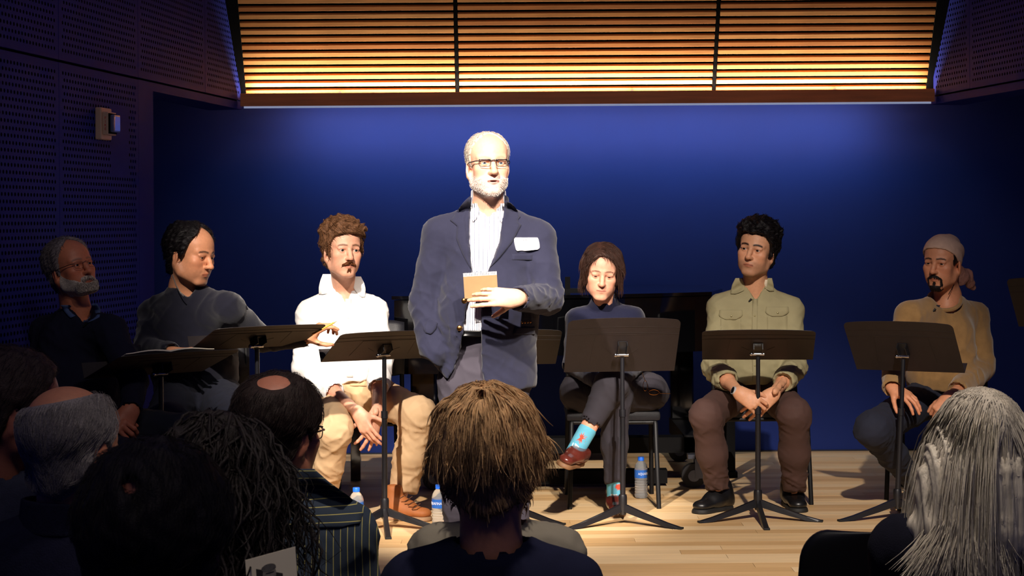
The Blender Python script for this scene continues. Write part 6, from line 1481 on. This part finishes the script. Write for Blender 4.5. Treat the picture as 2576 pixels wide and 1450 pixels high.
# nearest dark head
D=2.55
hC=dict(mat='hair_near_black',rgb=(32,26,26),t=0.015,line={0:0.08,40:0.07,60:0.03,72:-0.02,86:-0.01,98:0.005,112:-0.04,130:-0.09,180:-0.11},soft=0.008,side=0.3,bald=[((0.004,0.088,0.078),(0.018,0.02,0.018))],wave=0.25,fq=140,n=3400,len=0.030,K=4,noise=0.25,grav=0.25,lift=0.10,rad=0.0004,zmin=-0.12,flow=back,var=0.4)
sitter('nearest person with short dark hair and a small bald spot on the crown','black shell chair nearest the camera',P(392,1368,D),P(398,1640,D+0.01),P(110,1800,D),P(700,1800,D),dict(),hC,180-4,-2,0,(160,92,76),mco,mdk2,scale=1.08,topname='coat',wr=(0.006,34,171),W=0.18)
# woman with long grey hair
D=3.85
hG=dict(mat='hair_long_grey',rgb=(198,187,168),t=0.010,line={0:0.08,30:0.075,50:0.05,65:0.0,80:-0.06,110:-0.09,180:-0.11},soft=0.008,side=0.1,wave=0.06,fq=80,n=4600,len=lambda X: 0.20+0.9*np.clip(X[:,2]+0.11,0,0.22)+0.05,K=7,noise=0.035,grav=1.5,fall=2.0,lift=0.0,rad=0.0012,zmin=-0.12,rough=0.42,var=0.25,vs=50,stretch=(1,1,0.15),
  flow=lambda X: np.stack([np.sign(X[:,0]+0.012)*0.5*(X[:,2]>0.05)+X[:,0]*2-0.10,(X[:,1]-0.02)*6,-0.6+0*X[:,0]],1))
pG,tG,V,Q,JG=sitter('person with long straight silver hair in black top at the right foreground','black shell chair under the silver haired person',P(2460,1128,D),P(2456,1340,D+0.01),P(2278,1388,D),P(2640,1392,D),dict(jaw=0.92),hG,180+8,-3,-3,(200,140,116),mat('knit_midnight',(14,14,26),0.95,var=0.2,vs=30,bump=0.3,bs=300,spec=0.15),mdk2,scale=0.97,topname='sweater',wr=(0.006,30,181),W=0.165,sh=0.066,neck_r=0.050)
s=Sdf(); DG=3.80
s.chain([P(2450,1095,DG+0.03),P(2448,1200,DG),P(2440,1330,DG-0.02)],[0.070,0.092,0.104],0.05,flat=((0,1,0),0.75)); s.rc(P(2415,1200,DG),P(2355,1325,DG+0.02),0.05,0.050,0.05); s.rc(P(2500,1190,DG),P(2535,1350,DG+0.0),0.06,0.060,0.05)
V,Q=s.mesh(0.006); V=V+normals(V,Q)*(0.004*np.sin(V[:,0]*260+3*np.sin(V[:,2]*9))+0.003*np.sin(V[:,0]*530+1+2*np.sin(V[:,2]*14)))[:,None]
mk('hair_fall',V,Q,mat('hair_fall_grey',(198,187,168),rough=0.45,var=0.35,vs=120,stretch=(1,1,0.06),bump=0.6,bs=260),pG)
r=np.random.default_rng(5); nS=1100; u=r.random(nS)*2-1; top=np.stack([P(2445+u_*95,1270+30*r.random(),DG-0.085*math.sqrt(max(0.1,1-u_*u_))-0.012) for u_ in u]); Lh=0.09+0.07*r.random(nS)
cv=np.stack([-0.03*(u<-0.2)*np.abs(u)*2.2+0.01*r.normal(size=nS),0.01*r.normal(size=nS)-0.012,-np.ones(nS)*1.0],1)
tt=np.linspace(0,1,6)[None,:,None]; sw=r.normal(size=(nS,1,3))*0.012*np.array((1,0.6,0)); Pt=top[:,None,:]+cv[:,None,:]*np.array((1,1,0))*tt**1.5+np.array((0,0,-1))*Lh[:,None,None]*tt+sw*tt**2
tv,tq=tubes(Pt,0.0012); mk('hair_ends',tv,tq,mat('hair_long_grey',(176,164,146)),pG)
q=P(2190,1338,4.10)
achair(P(2235,1338,4.96)[0],5.22,180,'empty black shell chair beside the silver haired person')
# leaflet with a portrait, held up by the curly haired woman
D=3.05
c=P(690,1440,D)
lf=empty('leaflet',c,'cream leaflet with a dark portrait photograph held up in the audience','leaflet')
rx=unit(P(742,1374,D)-P(617,1408,D)); dn_=unit(P(748,1460,D)-P(742,1374,D)); tl=P(617,1410,D); w_=np.linalg.norm(P(742,1374,D)-tl); h_=0.19; nn_=np.cross(rx,dn_); nn_=nn_ if nn_[1]<0 else -nn_
def lq(u,v,o_=0.0): return tl+rx*u*w_+dn_*v*h_+nn_*o_
V=[lq(0,0,0.0008),lq(1,0,0.0008),lq(1,1,0.0008),lq(0,1,0.0008),lq(0,0,-0.0008),lq(1,0,-0.0008),lq(1,1,-0.0008),lq(0,1,-0.0008)]
mk('sheet',V,[(0,1,2,3),(7,6,5,4),(0,4,5,1),(1,5,6,2),(2,6,7,3),(3,7,4,0)],mat('leaflet_cream',(222,210,186),0.7,var=0.03),lf,smooth=False)
def ov(cu,cv,ru,rv,o_,n=20): return [lq(cu+ru*math.cos(2*math.pi*k/n),cv+rv*math.sin(2*math.pi*k/n),o_) for k in range(n)],[tuple(range(n))]
pr=mk('printed_photo',[lq(0.20,0.10,0.0012),lq(0.72,0.20,0.0012),lq(0.72,0.92,0.0012),lq(0.20,0.92,0.0012)],[(0,1,2,3)],mat('print_dark',(44,40,40),0.6),lf,smooth=False)
for nm,cu,cv,ru,rv,rgb in (('portrait_shoulders',0.46,0.90,0.22,0.14,(26,24,24)),('portrait_head',0.46,0.53,0.135,0.20,(128,120,112)),('portrait_hair',0.45,0.385,0.145,0.085,(92,88,84)),('portrait_beard',0.47,0.665,0.115,0.10,(152,146,138)),('portrait_brow',0.47,0.495,0.09,0.012,(60,56,54)),('portrait_moustache',0.475,0.605,0.07,0.018,(110,106,102))):
    kz=('portrait_shoulders','portrait_head','portrait_hair','portrait_beard','portrait_brow','portrait_moustache').index(nm)
    V,F=ov(cu,(cv-0.2)*0.40+0.045,ru,rv*0.40,0.0014+0.0002*kz); V=[v for v in V if True]
    mk(nm,V,F,mat('print_%d_%d'%(rgb[0],rv*1000),rgb,0.6,var=0.25,vs=200),pr,smooth=False)
